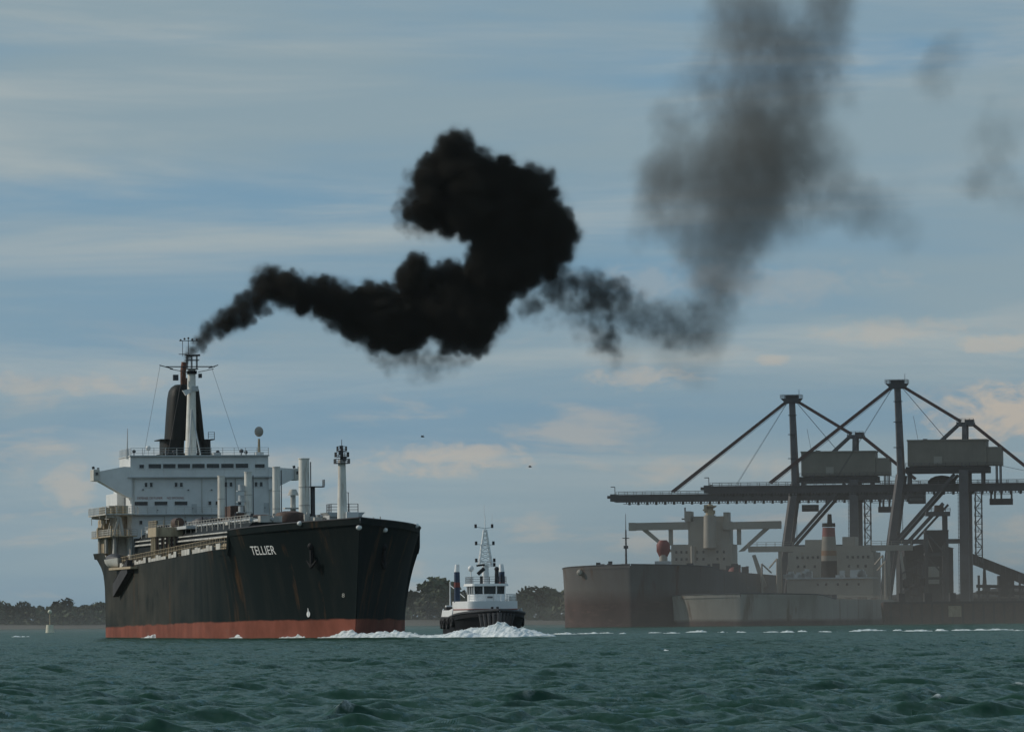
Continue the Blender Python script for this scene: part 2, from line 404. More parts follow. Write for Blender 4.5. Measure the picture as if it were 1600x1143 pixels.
# ------------------------------------------------------------------ trees on the far shore
def leaf_crown(seed, h, w, lobes, nleaf=900):
    g = random.Random(seed); b = MB(); ells = []
    for k in range(lobes):
        a = g.uniform(0, 6.28); q = g.uniform(.05, .62)
        ells.append((w*.5*q*math.cos(a), w*.5*q*math.sin(a), h*g.uniform(.28, .84), w*g.uniform(.16, .30), h*g.uniform(.10, .2)))
    ells.append((0, 0, h*.45, w*.33, h*.3))
    for k in range(nleaf):
        ex, ey, ez, er, eh = g.choice(ells)
        d = Vector((g.gauss(0,1), g.gauss(0,1), g.gauss(0,1))).normalized() * g.uniform(.55, 1.08)
        c = Vector((ex + d.x*er, ey + d.y*er, max(h*.06, ez + d.z*eh)))
        s = g.uniform(.35, .95)
        u = Vector((g.gauss(0,1), g.gauss(0,1), g.gauss(0,1))).normalized(); v = u.orthogonal().normalized()
        b.add([c - u*s - v*s*.6, c + u*s - v*s*.5, c + u*s*.8 + v*s*.7, c - u*s*.7 + v*s*.6], [(0,1,2,3)])
    return b
M_leaf = [paint('leaf green %s' % n, c, .8, .45, scale=.15) for n, c in (('dark', (.035,.05,.02)), ('mid', (.05,.065,.025)), ('olive', (.055,.06,.03)))]
M_bark = paint('bark', (.06,.05,.04), .9, .3)
protos = []
def tree_proto(i, h, w):
    t = thing('tree', None, 'tree', (0, 0, 0))
    g = random.Random(100+i); tb = MB()
    tb.cyl((0,0,-.5), (g.uniform(-.3,.3),0,h*.55), h*.028, h*.014, 7)
    for k in range(5):
        a = g.uniform(0, 6.28); z = h*g.uniform(.25, .5)
        tb.cyl((0,0,z), (w*.3*math.cos(a), w*.3*math.sin(a), z + h*.25), h*.012, h*.004, 5)
    tb.build('trunk', M_bark, t)
    leaf_crown(i, h, w, 9).build('crown', M_leaf[i % 3], t)
    return t
protos = [tree_proto(i, h, w) for i, (h, w) in enumerate(((12, 11), (13.5, 10), (11, 13), (15, 12), (12.5, 9)))]
used = set()
def put_tree(px, D, hpx, label, group, k):
    i = k % len(protos); src = protos[i]
    o = src if i not in used else copy_tree(src); used.add(i)
    H = (12, 13.5, 11, 15, 12.5)[i]
    x = (px - 800) * D / FPX
    s = hpx * D / FPX / H
    o.location = (x, D, 2.4 if D < 3040 else 3.0); o.rotation_euler = (0, 0, random.uniform(0, 6.28)); o.scale = (s * random.uniform(1.0, 1.35),)*2 + (s,)
    tag(o, label, 'tree', group)
k = 0
left = [(4,36),(22,30),(40,38),(58,28),(74,26),(92,38),(108,28),(120,31),(136,26),(150,32),(163,30),(-12,40),(30,26),(66,24),(84,30),(128,26),(12,28),(100,32),(146,26),(48,26)]
own = {4: 'tall dark tree cut by the left edge of the picture', 40: 'tallest tree of the far left row, standing left of the channel beacon', 92: 'tall pointed tree just right of the channel beacon', 150: 'tree on the far shore touching the stern of the black tanker',
       682: 'tallest round tree of the clump between the black bow and the tug', 630: 'tree half hidden behind the bow of the black tanker', 836: 'tallest domed tree between the tug and the grey docked ship', 796: 'low tree right behind the wheelhouse side of the tug'}
for px, h in left:
    put_tree(px, random.uniform(2990, 3120), h, own.get(px) or 'lower dark hazy tree in the row on the shore left of the black tanker', 'trees on the shore left of the tanker', k); k += 1
for px, h in [(630,44),(645,50),(660,56),(672,66),(682,68),(692,60),(700,52),(664,46),(686,50),(650,38),(710,44),(724,36)]:
    put_tree(px, random.uniform(2970, 3080), h, own.get(px) or 'rounded tree in the clump on the shore between the black bow and the tug', 'trees between tanker and tug', k); k += 1
for px, h in [(783,30),(796,36),(806,38),(816,40),(826,48),(836,54),(846,52),(858,46),(868,44),(880,48),(892,42),(790,28),(812,34),(842,40),(864,38)]:
    put_tree(px, random.uniform(2980, 3090), h, own.get(px) or 'lower bushy tree on the shore between the tug and the grey docked ship', 'trees between tug and docked ship', k); k += 1
# low scrub that closes the foot of the tree line
b = MB(); g = random.Random(3)
for x in np.concatenate([np.arange(-430, -245, .5), np.arange(-245, 45, .25), np.arange(45, 260, .6)]):
    for q in range(7):
        c = Vector((x, g.uniform(2985, 3010), 2.0 + 6.0*g.random()**2.0)); s = g.uniform(.5, 1.2)
        u = Vector((g.gauss(0,1), g.gauss(0,1), g.gauss(0,1))).normalized(); v = u.orthogonal().normalized()
        b.add([c - u*s - v*s*.6, c + u*s - v*s*.5, c + u*s*.8 + v*s*.7, c - u*s*.7 + v*s*.6], [(0,1,2,3)])
tag(b.build('undergrowth', M_leaf[0]), 'dark scrub along the far shore', None, None, 'stuff')

# ------------------------------------------------------------------ hulls
class Hull:
    def __init__(s, L, hd, hw, zr, rake, exp=1.8, ndeck=.6):
        s.L, s.hd, s.hw, s.zr, s.rake, s.exp, s.nd = L, hd, hw, zr, rake, exp, ndeck
    def pt(s, a, z, side):
        zr = s.zr(a); t = min(1, max(0, z / zr))
        h = s.hw(a) + (s.hd(a) - s.hw(a)) * t ** s.exp
        return Vector((a - s.rake * t * max(0, 1 - a/30.0), side * h, z))
    def mesh(s, sts, zs=12, zmin=-2.5):
        b = MB(); rings = []
        for a in sts:
            zr = s.zr(a); lv = [zmin + (zr - zmin)*i/zs for i in range(zs + 1)]
            pr = [s.pt(a, max(z, 0), 1) for z in lv]; pl = [s.pt(a, max(z, 0), -1) for z in lv]
            ring = []
            for p, z in zip(pr, lv): ring.append((p.x, p.y, z))
            top = [(p.x, p.y*.985, s.zr(a) - s.nd) for p in (pr[-1],)] + [(p.x, p.y*.985, s.zr(a) - s.nd) for p in (pl[-1],)]
            ring += top
            for p, z in reversed(list(zip(pl, lv))): ring.append((p.x, p.y, z))
            rings.append(ring)
        b.loft(rings)
        return b
def sst(L, fine=30, extra=()):
    v = list(np.concatenate([np.linspace(0, 3, 7), np.linspace(4, fine, 18), np.linspace(fine + 4, L - 22, 14), np.linspace(L - 18, L, 8)])) + list(extra)
    return sorted(v)
# ------------------------------------------------------------------ the black gas tanker
TH = R(10.2)
SHIP = Vector((-21.4, 900.0, 0.0))
ship = thing('gas_tanker', 'black hulled gas tanker with white bridge house belching black smoke from its funnel', 'ship', SHIP, math.pi/2 + TH)
def zr(a):
    if a < 28.0: return 16.1 - 1.15 * (a / 28.0) ** .8
    if a < 28.6: return 14.95 - 2.55 * (a - 28.0) / .6
    return 12.4 - .0131*(min(a, 158) - 28.6) + 2.7*min(1, max(0, (a - 158)/9))
def hd(a):
    h = 14.4 * (1 - (1 - min(a, 48) / 48.0) ** 3.2)
    if a > 180: h -= 1.6 * ((a - 180) / 9.0) ** 2
    return max(h, .06)
def hw(a):
    h = 14.4 * (1 - (1 - min(a, 55) / 55.0) ** 2.0)
    if a > 164: h -= 8.0 * ((a - 164) / 25.0) ** 1.6
    return max(h, .06)
HU = Hull(189, hd, hw, zr, 5.0, 1.8, .9)
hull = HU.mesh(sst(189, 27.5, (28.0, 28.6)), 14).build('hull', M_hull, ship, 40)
SM = Matrix.Translation(SHIP) @ Matrix.Rotation(math.pi/2 + TH, 4, 'Z')
def proj(w):
    d = Vector(w) - Vector((0, 0, CAM_Z)); z = d.dot(fwd)
    return 800 + FPX * d.dot(rgt) / z, 571.5 - FPX * d.dot(upv) / z
def on_hull(px, py, side, H=HU, M=SM, a0=0, a1=120):
    best = None
    for a in np.arange(a0, a1, .5):
        for z in np.arange(1, H.zr(a), .25):
            x, y = proj(M @ H.pt(a, z, side)); e = (x - px)**2 + (y - py)**2
            if best is None or e < best[0]: best = (e, a, z)
    return best[1], best[2]
def skin(a, z, side, off=.06, H=HU):
    p = H.pt(a, z, side); n = (H.pt(a + .3, z, side) - H.pt(a - .3 if a > .3 else a, z, side)).cross(H.pt(a, z + .3, side) - H.pt(a, z - .3, side)).normalized()
    if n.y * side < 0: n = -n
    return p + n * off, n
def letters(body, place, mat, name, parent):
    """lettering as a mesh; place(u, v) puts a point of the unit-high text onto its surface"""
    fc = bpy.data.curves.new(name, 'FONT'); fc.body = body; fc.resolution_u = 3
    tmp = bpy.data.objects.new(name, fc); COL.objects.link(tmp); bpy.context.view_layer.update()
    me = bpy.data.meshes.new_from_object(tmp.evaluated_get(bpy.context.evaluated_depsgraph_get()))
    bpy.data.objects.remove(tmp)
    xs = [v.co.x for v in me.vertices]; ys = [v.co.y for v in me.vertices]
    x0, x1, y0, y1 = min(xs), max(xs), min(ys), max(ys)
    for v in me.vertices: v.co = place((v.co.x - x0)/(x1 - x0), (v.co.y - y0)/(y1 - y0))
    me.name = name; me.materials.clear(); me.materials.append(mat); me.update()
    o = bpy.data.objects.new(name, me); COL.objects.link(o); o.parent = parent
    return o
aL, zL = on_hull(393, 861, 1); aR, zR = on_hull(432, 860, 1)
aH, zH = on_hull(393, 850, 1)
def name_place(u, v):
    return skin(aL + (aR - aL)*u, zL + (zR - zL)*u - .55 + 1.18*v, 1, .07)[0]
letters('TELLIER', name_place, M_let, 'ship_name', hull)
# bow fittings: fairleads, anchors, draught marks
for px, py, sd in ((560, 823, 1), (600, 826, -1), (650, 820, -1), (470, 818, 1)):
    a, z = on_hull(px, py, sd); p, n = skin(a, z, sd, .05)
    MB().ball(p, .42, 9, 6, (1, 1, .8)).build('fairlead', M_white, hull, 60)
for px, py, sd in ((487, 866, 1), (598, 868, -1)):
    a, z = on_hull(px, py, sd); p, n = skin(a, z, sd, .25)
    b = MB(); b.cyl(p + Vector((0,0,1.0)), p + Vector((0,0,-1.6)), .28, n=7)
    tdir = n.cross(Vector((0,0,1))).normalized()
    q = p + Vector((0,0,-1.6)); b.cyl(q, q + tdir*1.1 + Vector((0,0,.9)), .26, .08, 6); b.cyl(q, q - tdir*1.1 + Vector((0,0,.9)), .26, .08, 6)
    b.ball(p + Vector((0,0,1.2)), .55, 9, 6)
    b.build('anchor', M_black if sd > 0 else M_black, hull, 50)
a, z = on_hull(483, 958, 1); p, n = skin(a, z, 1, .06)
b = MB(); tdir = n.cross(Vector((0,0,1))).normalized()
ring = [p + tdir*.42*math.cos(t) + Vector((0,0,.42*math.sin(t))) for t in np.linspace(0, 6.283, 13)[:-1]]
b.loft([[q - n*.03 for q in ring], [q + n*.03 for q in ring]])
b.cyl(p + Vector((0,0,-.4)), p + Vector((0,0,.9)), .1, n=5); b.build('bulb_mark', M_let, hull)
a, z = on_hull(535, 928, 1)
letters('8', lambda u, v: skin(a + .25 - .5*u, z - .3 + .55*v, 1, .05)[0], M_whited, 'draught_mark', hull)
# broken white rail on the main deck edge and the fore deck edge
b = MB(); b2 = MB()
for a in np.arange(29.5, 157, 3.0):
    for sd in (1, -1):
        p0, p1 = (Vector((t, sd*(hd(t) - .15), zr(t))) for t in (a, a + 2.82))
        if random.random() < .22: continue
        h = random.choice((.45, .7, .85, .6))
        b.loft([[p0 + Vector((0,-.05,.03)), p1 + Vector((0,-.05,.03)), p1 + Vector((0,.05,.03)), p0 + Vector((0,.05,.03))],
                [p0 + Vector((0,-.05,h)), p1 + Vector((0,-.05,h)), p1 + Vector((0,.05,h)), p0 + Vector((0,.05,h))]])
    b2.rail([Vector((a, hd(a) - .4, zr(a))), Vector((a + 3, hd(a+3) - .4, zr(a)))], 1.6, .05, 1.5)
tag(b.build('bulwark_strip', M_whited, ship), kind='stuff'); b2.build('deck_rail', M_tan, ship)
b = MB()
for a in np.arange(0, 27, 1.5):
    for sd in (1, -1):
        p0 = HU.pt(a, zr(a), sd); p1 = HU.pt(a + 1.5, zr(a + 1.5), sd)
        b.cyl(p0, p1, .09, n=5)
b.build('bulwark_cap', M_dgrey, ship)
# trunk deck over the tanks with rounded shoulders, pipes, crossings
b = MB(); prof = [(10.6, 10.5), (10.4, 15.0), (9.2, 16.1), (-9.2, 16.1), (-10.4, 15.0), (-10.6, 13.0)]
b.loft([[(a, y, z) for y, z in prof] for a in (33, 60, 90, 120, 158)]); b.build('trunk_deck', M_trunk, ship, 30)
for yy, zz, rr in ((10.75, 14.3, .16), (10.65, 14.95, .12), (9.0, 16.5, .22), (6.0, 16.6, .25), (-5.0, 16.7, .3)):
    MB().cyl((36, yy, zz), (156, yy, zz), rr, n=6).build('cargo_pipe', M_grey if yy < 10 else M_whited, ship, 40)
b = MB()
for a in np.arange(40, 156, 6): b.cyl((a, 9.9, 15.5), (a, 9.9, 16.9), .08, n=4); b.cyl((a, -9.9, 15.5), (a, -9.9, 16.9), .08, n=4)
b.rail([(36, 9.3, 16.1), (156, 9.3, 16.1)], 1.1, .04, 3); b.build('trunk_rail', M_whited, ship)
# raised white walkway on the starboard side (upper edge of the trunk)
MB().box((92, 8.0, 16.1), (140, 10.9, 16.55)).build('walkway', M_grey, ship)
# manifold platform: ribs under a tan cap with a brown drum
mp_ = MB().box((103, 9.9, 15.1), (113, 14.0, 16.5)).build('manifold_platform', M_tan, ship)
for i in range(5): MB().cyl((103.4, 10.3 + .85*i, 11.2), (103.4, 10.3 + .85*i, 15.1), .17, n=7).build('pillar', M_tan, mp_)
for i in range(3): MB().cyl((107 + 2*i, 13.6, 11.2), (107 + 2*i, 13.6, 15.1), .2, n=7).build('pillar', M_tan, mp_)
MB().cyl((105, 10.2, 17.2), (110, 10.2, 17.2), .75, n=12).build('winch_drum', M_deckbr, mp_, 40)
MB().rail([(103.2, 10.6, 16.5), (103.2, 13.9, 16.5), (112.8, 13.9, 16.5)], 1.0, .05, 1.2).build('platform_rail', M_tan, mp_)
b = MB()
for i in range(6): b.box((103.05, 10.05 + .72*i, 11.3), (103.2, 10.35 + .72*i, 15.05))
b.build('stiffener', M_deckbr, mp_)
# compressor house, tank domes, deck clutter
def dome(a, y, r, h, mat, nm):
    b = MB(); rings = [[(a + r*q*math.cos(t), y + r*q*math.sin(t), 16.1 + z) for t in np.linspace(0, 6.283, 15)[:-1]] for q, z in ((1, 0), (1, h*.55), (.85, h*.85), (.4, h))]
    b.loft(rings); return b.build(nm, mat, ship, 35)
for a, y in ((43, 2.5), (72, 2.6), (101, 2.4), (131, 2.6)): dome(a, y, 2.2, 1.7, M_deckbr, 'tank_dome')
for a, y in ((120, -.5), (126, 4.2), (112, 5.6)): dome(a, y, 1.6, 2.0, M_dgrey, 'tank_dome')
MB().box((133, -4.5, 16.1), (146, 2.2, 18.3)).build('compressor_house', M_deckbr, ship, None, .15)
MB().box((134, -4.0, 18.3), (144, -1.6, 20.2)).build('ventilator_house', M_deckbr, ship, None, .1)
cb = MB()
for i in range(120):
    a = random.uniform(50, 150); y = random.uniform(-8.5, 8.5); h = random.uniform(.5, 1.9)
    if random.random() < .5: cb.cyl((a, y, 16.1), (a, y, 16.1 + h), random.uniform(.1, .35), n=6)
    else: cb.box((a, y, 16.1), (a + random.uniform(.5, 2.4), y + random.uniform(.4, 1.6), 16.1 + h*.8))
tag(cb.build('deck_valves', M_dgrey, ship), kind='stuff')
cb = MB()
for i in range(70):
    a = random.uniform(34, 90); y = random.uniform(-8.8, 9.0); h = random.uniform(.5, 1.6)
    if random.random() < .5: cb.cyl((a, y, 16.1), (a, y, 16.1 + h), random.uniform(.1, .3), n=6)
    else: cb.box((a, y, 16.1), (a + random.uniform(.5, 3.0), y + random.uniform(.4, 2.0), 16.1 + h*.7))
tag(cb.build('pipe_fittings', M_whited, ship), kind='stuff')
cb = MB()                                                   # yellow-brown pipes just aft of the fore deck
for i in range(9):
    z = 12.6 + .26*i; cb.cyl((30 + .4*i, 6 + .2*i, z), (52 - i, 11.6 - .3*i, z + random.uniform(-.2, .3)), random.uniform(.1, .2), n=6)
tag(cb.build('hose_bundle', M_tan, ship), kind='stuff')
MB().ball((30.5, 10.4, 14.2), .7, 10, 7).build('mooring_buoy', M_white, ship, 60)
# four vent posts and the foremast
def post(px, ytop, wpx, a, zb=15.6, group=None):
    D = 900 + .984*a; k = D/FPX; r = wpx*k/2
    zt = CAM_Z + (968 + (800-px)*14/1600 - ytop)*k
    xw = (px - 802.0)*k; y = -((xw - SHIP.x) + a*math.sin(TH)) / math.cos(TH)
    b = MB(); b.cyl((a, y, zb), (a, y, zb + 1.2), r*1.12, r*1.12, 16); b.cyl((a, y, zb + 1.2), (a, y, zt), r*1.03, r*.97, 16); b.cyl((a, y, zt), (a, y, zt + .12), r*1.1, r*1.1, 16)
    o = b.build('vent_post', M_post, ship, 40)
    lb = MB()
    for sg in (-.22, .22): lb.cyl((a + .3, y - r - .22, zb) if 0 else (a + sg, y - r - .18, zb), (a + sg, y - r - .18, zt - .4), .045, n=4)
    for z in np.arange(zb, zt - .5, .45): lb.cyl((a - .22, y - r - .18, z), (a + .22, y - r - .18, z), .035, n=4)
    lb.build('ladder', M_dgrey, o)
    for z in (zb + 3.0, zb + 5.6): MB().cyl((a, y, z), (a, y, z + .14), r*1.06, n=16).build('hoop', M_whited, o)
    return a, y, zt
pp = [post(475.5, 717, 17, 47), post(432, 730, 12, 75), post(388, 738, 12, 104), post(346, 744, 11.5, 135)]
b = MB(); a, y, z = pp[0]
b.box((a - .9, y - 2.8, 21.2), (a + .9, y - .9, 21.35)); b.rail([(a - .9, y - 2.8, 21.35), (a + .9, y - 2.8, 21.35)], .9, .05, .9); b.box((a - .4, y - 1.5, 17), (a + .4, y - 1.0, 21.2)); b.build('post_platform', M_dgrey, ship)
a, y, z = pp[2]
b = MB()
for zz in (18.6, 20.2, 21.8): b.box((a - .8, y + .5, zz), (a + .8, y + 1.7, zz + .12)); b.cyl((a, y + 1.1, zz + .12), (a, y + 1.1, zz + 1.0), .42, n=8)
b.build('post_platform', M_grey, ship)
# foremast
k = 913/FPX; fx = (535 - 802)*k; fa = 12.5; fy = -((fx - SHIP.x) + fa*math.sin(TH))/math.cos(TH)
fm = MB().cyl((fa, fy, 15), (fa, fy, 24.2), .72, .50, 14).build('foremast', M_post, ship, 40)
b = MB(); b.cyl((fa, fy, 24.2), (fa, fy, 26.0), .25, .2, 8); b.cyl((fa, fy, 26.0), (fa, fy, 27.0), .06, .04, 5)
for z, w in ((23.7, .95), (24.6, .85), (25.4, .6)):
    b.box((fa - w, fy - w, z), (fa + w, fy + w, z + .12)); b.rail([(fa - w, fy - w, z), (fa - w, fy + w, z), (fa + w, fy + w, z), (fa + w, fy - w, z), (fa - w, fy - w, z)], .65, .045, .6, 2)
b.build('lookout_platform', M_dgrey, fm)
for z, s_ in ((24.9, 1), (24.1, -1), (25.7, .6)): MB().box((fa - 1.1, fy + .3*s_ - .2, z), (fa - .7, fy + .3*s_ + .25, z + .45)).build('mast_light', M_dgrey, fm)
MB().cyl((fa - .1, fy + .55, 15.6), (fa - .1, fy + .45, 24), .05, n=4).build('ladder', M_deckbr, fm)
MB().box((fa - 1.5, fy - 2.0, 15.2), (fa + 1.5, fy - .35, 17.1)).build('mast_house', M_white, ship, None, .08)
# fore deck house and fittings
b = MB(); b.box((33, -6.2, 15.2), (39, -1.6, 17.4)); b.prism([(-6.6, 17.4), (-1.2, 17.4), (-1.8, 16.8), (-6.0, 16.8)], 32.6, 39.4); b.build('foredeck_house', M_grey, ship)
b = MB(); b.rail([(34, -5.8, 17.4), (34, -2, 17.4), (38, -2, 17.4)], 1.2, .06, 1.2); b.cyl((35, -3.6, 17.4), (35, -3.6, 20.4), .07, n=5); b.cyl((35, -4.6, 17.4), (35, -4.6, 20.2), .06, n=5); b.cyl((35,-4.7,20.2), (35,-3.5,20.2), .05, n=4); b.build('deck_rail', M_dgrey, ship)
b = MB()
for i in range(26):
    a = random.uniform(4, 26); y = random.uniform(-.62, .62) * hd(a); z0 = zr(a) - .9
    b.box((a, y, z0), (a + random.uniform(.3, 1.4), y + random.uniform(.3, 1), z0 + random.uniform(.9, 1.35)))
b.build('windlass', M_dgrey, ship)
# ------------------------------------------------------------------ white bridge house
KB = 1062.4 / FPX
def bz(y, k=KB, px=300): return CAM_Z + (968 + (800 - px)*14/1600 - y)*k
def bb(px): return -(px - 305.0)*KB / math.cos(TH)
F0 = 165.0
house = MB().box((F0, bb(426), 10.4), (F0 + 24, bb(207), bz(745))).build('bridge_house', M_white, ship, None, .08)
MB().box((F0 - .5, bb(419), bz(745)), (F0 + 14, bb(205), bz(713))).build('wheelhouse', M_white, house, None, .1)
MB().box((F0 - .9, bb(420), bz(713)), (F0 + 14.6, bb(204), bz(711))).build('wheelhouse_roof', M_grey, house)
MB().box((F0 - .75, bb(427), bz(746.2)), (F0 + .02, bb(201), bz(744.6))).build('ledge', M_grey, house)
MB().box((F0 - .9, bb(345), bz(804)), (F0 - .02, bb(188), bz(802.4))).build('ledge', M_grey, house)
def win(px0, px1, y0, y1, off=.5, nm='window'):
    a = F0 - off
    w = MB().box((a - .03, bb(px1), bz(y1)), (a + .06, bb(px0), bz(y0))).build(nm, M_glass, house)
    f = MB(); t = .09; p0, p1, z0, z1 = bb(px1), bb(px0), bz(y1), bz(y0)
    f.box((a - .1, p0 - t, z0 - t), (a - .0, p1 + t, z0)); f.box((a - .1, p0 - t, z1), (a - .0, p1 + t, z1 + t))
    f.box((a - .1, p0 - t, z0), (a - .0, p0, z1)); f.box((a - .1, p1, z0), (a - .0, p1 + t, z1))
    f.build('window_frame', M_white, house)
for i in range(7): win(233 + 22.5*i, 252.5 + 22.5*i, 724.6, 731.4)
win(398, 413, 725.5, 731.2, nm='shuttered_window'); 
win(219, 226, 725.5, 731.2, nm='shuttered_window')
for p in (227.5, 235.5, 274, 282, 351, 359, 398, 406): win(p, p + 4.3, 753.5, 760.3, .02)
for p in (212, 242.5, 273.5): win(p, p + 20, 783, 789, .02)
for p in (326, 337, 372, 384): win(p, p + 4.6, 783, 789, .02)
for p in (219, 243, 330, 352): win(p, p + 4.5, 812.5, 818.5, .02)
for body, x0, x1 in (('DEFENSE DE FUMER', 216, 255), ('NO SMOKING', 262, 288)):
    letters(body, lambda u, v, x0=x0, x1=x1: Vector((F0 - .03, bb(x0 + (x1 - x0)*u), bz(779.3 - 3.6*v))), M_red, 'wall_lettering', house)
# doors, pipes and ladders on the house front
for p, y0, y1 in ((228, 828, 846), (262, 829, 846), (300, 787, 801), (412, 786, 801), (348, 830, 846)):
    d_ = MB().box((F0 - .07, bb(p + 8), bz(y1)), (F0 - .02, bb(p), bz(y0))).build('door', M_grey, house)
    MB().box((F0 - .13, bb(p + 2.4), bz((y0 + y1)/2 + .8)), (F0 - .07, bb(p + 1.2), bz((y0 + y1)/2 - .8))).build('handle', M_dgrey, house)
for p, y0, y1 in ((211, 747, 801), (258, 806, 866), (316, 747, 801), (368, 747, 801), (421, 747, 840), (290, 806, 840)):
    MB().cyl((F0 - .14, bb(p), bz(y1)), (F0 - .14, bb(p), bz(y0)), .07, n=5).build('drain_pipe', M_whited, house)
b = MB(); b.rail([(F0 - .85, bb(344), bz(802.4)), (F0 - .85, bb(189), bz(802.4))], 1.0, .04, 1.5); b.build('ledge_rail', M_whited, house)
for p, y in ((224, 765), (294, 766), (330, 766), (246, 797), (310, 740)): MB().box((F0 - .35, bb(p + 2), bz(y)), (F0 - .02, bb(p), bz(y - 1.6))).build('wall_lamp', M_dgrey, house)
# bridge wings
for sd in (1, -1):
    if sd > 0: q = [(207, 729), (195, 728.5), (150, 737), (148, 750), (158, 751), (199, 775), (207, 777)]
    else: q = [(419, 730), (462, 733), (466, 735), (466, 748), (456, 750), (430, 763), (419, 766)]
    poly = [(bb(px), bz(y)) for px, y in q]
    w = MB().prism(poly, F0 - .45, F0 + 3.6).build('bridge_wing', M_white, house)
    tx = 148 if sd > 0 else 459
    MB().box((F0 - .8, bb(tx + 9.5), bz(750.5)), (F0 + 4.0, bb(tx), bz(732.5))).build('wing_cab', M_whited, w, None, .06)
    MB().box((F0 - .86, bb(tx + 7), bz(741.5)), (F0 - .7, bb(tx + 3), bz(737))).build('wing_light', M_glass, w)
    MB().cyl((F0, bb(tx + 1), bz(732)), (F0, bb(tx), bz(728)), .22, n=6).build('searchlight', M_dgrey, w)
    MB().cyl((F0, bb(tx + 8), bz(732)), (F0, bb(tx + 8), bz(730)), .2, n=6).build('searchlight', M_dgrey, w)
# roof gear: rail, aerials, radome, small fittings
zt = bz(711)
b = MB(); b.rail([(F0 - .6, bb(419), zt), (F0 - .6, bb(206), zt), (F0 + 14, bb(206), zt)], 1.15, .05, 1.9); b.build('roof_rail', M_grey, house)
b = MB(); b.cyl((F0 + 2, bb(203.5), bz(716)), (F0 + 2, bb(203.5), bz(700)), .28, .2, 7); b.cyl((F0 + 2, bb(203.5), bz(700)), (F0 + 2, bb(204), bz(668)), .13, .05, 5); b.build('whip_aerial', M_grey, house)
b = MB().cyl((F0 + 2, bb(408), zt), (F0 + 2, bb(408), bz(685)), .25, .18, 8).build('radome_post', M_tan, house)
MB().ball((F0 + 2, bb(408), bz(674)), .72, 14, 9, (1, 1, 1.15)).build('radome', M_cream, b, 60)
MB().box((F0 + 1, bb(414), zt), (F0 + 3, bb(402), bz(706))).build('radome_base', M_white, b)
for px, y, r in ((215, 704, .3), (237, 699, .42), (382, 704, .35), (389, 706, .3), (265, 706, .28), (277, 705, .3), (345, 706, .35)):
    b = MB(); b.cyl((F0 + 3, bb(px), zt), (F0 + 3, bb(px), bz(y)), .08, n=5); b.ball((F0 + 3, bb(px), bz(y)), r, 8, 6); b.build('roof_fitting', M_dgrey if px not in (237,) else M_white, house, 50)
MB().box((F0 + 2, bb(349), zt), (F0 + 4, bb(338), bz(706.5))).build('roof_locker', M_grey, house)
# after end of the house seen along the starboard side, boat deck, davits
MB().box((F0 + 6, bb(207), 12.9), (F0 + 23, bb(190), bz(800))).build('side_house', M_whited, house, None, .05)
MB().box((F0 + 8, bb(206), bz(800)), (F0 + 23, bb(194), bz(768))).build('side_house', M_white, house, None, .05)
bd = MB().box((F0 - 8, bb(207) + .02, bz(804.5)), (F0 + 16, 15.2, bz(802.5))).build('boat_deck', M_whited, ship)
MB().rail([(F0 - 8, bb(207), bz(802.5)), (F0 - 8, 15.1, bz(802.5)), (F0 + 16, 15.1, bz(802.5))], 1.1, .06, 1.6).build('boat_deck_rail', M_whited, bd)
MB().box((F0 - 9, bb(205), bz(838.5)), (F0 + 17, 14.6, bz(836.8))).build('lower_boat_deck', M_tan, bd)
MB().rail([(F0 - 9, bb(205), bz(836.8)), (F0 - 9, 14.5, bz(836.8)), (F0 + 17, 14.5, bz(836.8))], 1.0, .06, 1.6).build('boat_deck_rail', M_whited, bd)
for a in (F0 - 7, F0 + 2, F0 + 13):
    b = MB(); b.beam((a, 12.4, bz(837)), (a, 12.9, bz(808)), .5, .5); b.beam((a, 13.8, bz(838)), (a, 13.0, bz(808)), .35, .35); b.beam((a, 12.9, bz(808)), (a, 15.0, bz(806)), .4, .4)
    b.cyl((a, 15.0, bz(806)), (a, 15.0, bz(818)), .05, n=4); b.build('davit', M_whited, bd)
for a, y in ((F0 - 8, 11.2), (F0 - 8, 13.8), (F0 + 3, 13.8), (F0 + 14, 13.6)):
    MB().cyl((a, y, 10.4 if a < F0 else 13.3), (a, y, bz(838)), .3, n=8).build('deck_pillar', M_whited, bd)
b = MB()
for i in range(34):
    a = random.uniform(F0 - 8, F0 + 16); y = random.uniform(10.6, 14.2); z0 = random.choice((bz(836.8), bz(836.8), bz(802.5)))
    b.box((a, y, z0), (a + random.uniform(.4, 1.4), y + random.uniform(.3, 1.1), z0 + random.uniform(.5, 1.7)))
tag(b.build('boat_deck_gear', M_tan, bd), kind='stuff')
MB().box((F0 - 2, 9.0, 10.5), (F0 - .1, 9.8, 15.6)).build('deck_locker', M_dgrey, ship)
# funnel: two leaning uptakes on boxed bases
KF = 1082/FPX
def fz(y): return bz(y, KF, 292)
def fb(px): return -(px - 282.5)*KF/math.cos(TH)
def uptake(secs, name):
    rings = []
    for y, x0, x1, ln in secs:
        c = (fb(x0) + fb(x1))/2; h = abs(fb(x0) - fb(x1))/2; rr = []
        for t in np.linspace(0, 6.283, 21)[:-1]:
            cx, sy = math.cos(t), math.sin(t)
            rr.append((185 + ln*math.copysign(abs(cx)**.6, cx), c + h*math.copysign(abs(sy)**.75, sy), fz(y)))
        rings.append(rr)
    return MB().loft(rings).build(name, M_fun, fun, 35)
fun = MB().box((181, fb(330), fz(713)), (190, fb(254), fz(709))).build('funnel', M_fun, ship)
uptake([(712, 255, 289, 4), (687, 255, 290, 4)], 'funnel_base')
uptake([(688, 262, 294, 3.4), (650, 264.5, 297.5, 3.3), (622, 267, 297, 3.2), (611, 269, 296.5, 3.0), (605, 272.5, 296, 2.6), (601, 278, 295, 2.0)], 'uptake')
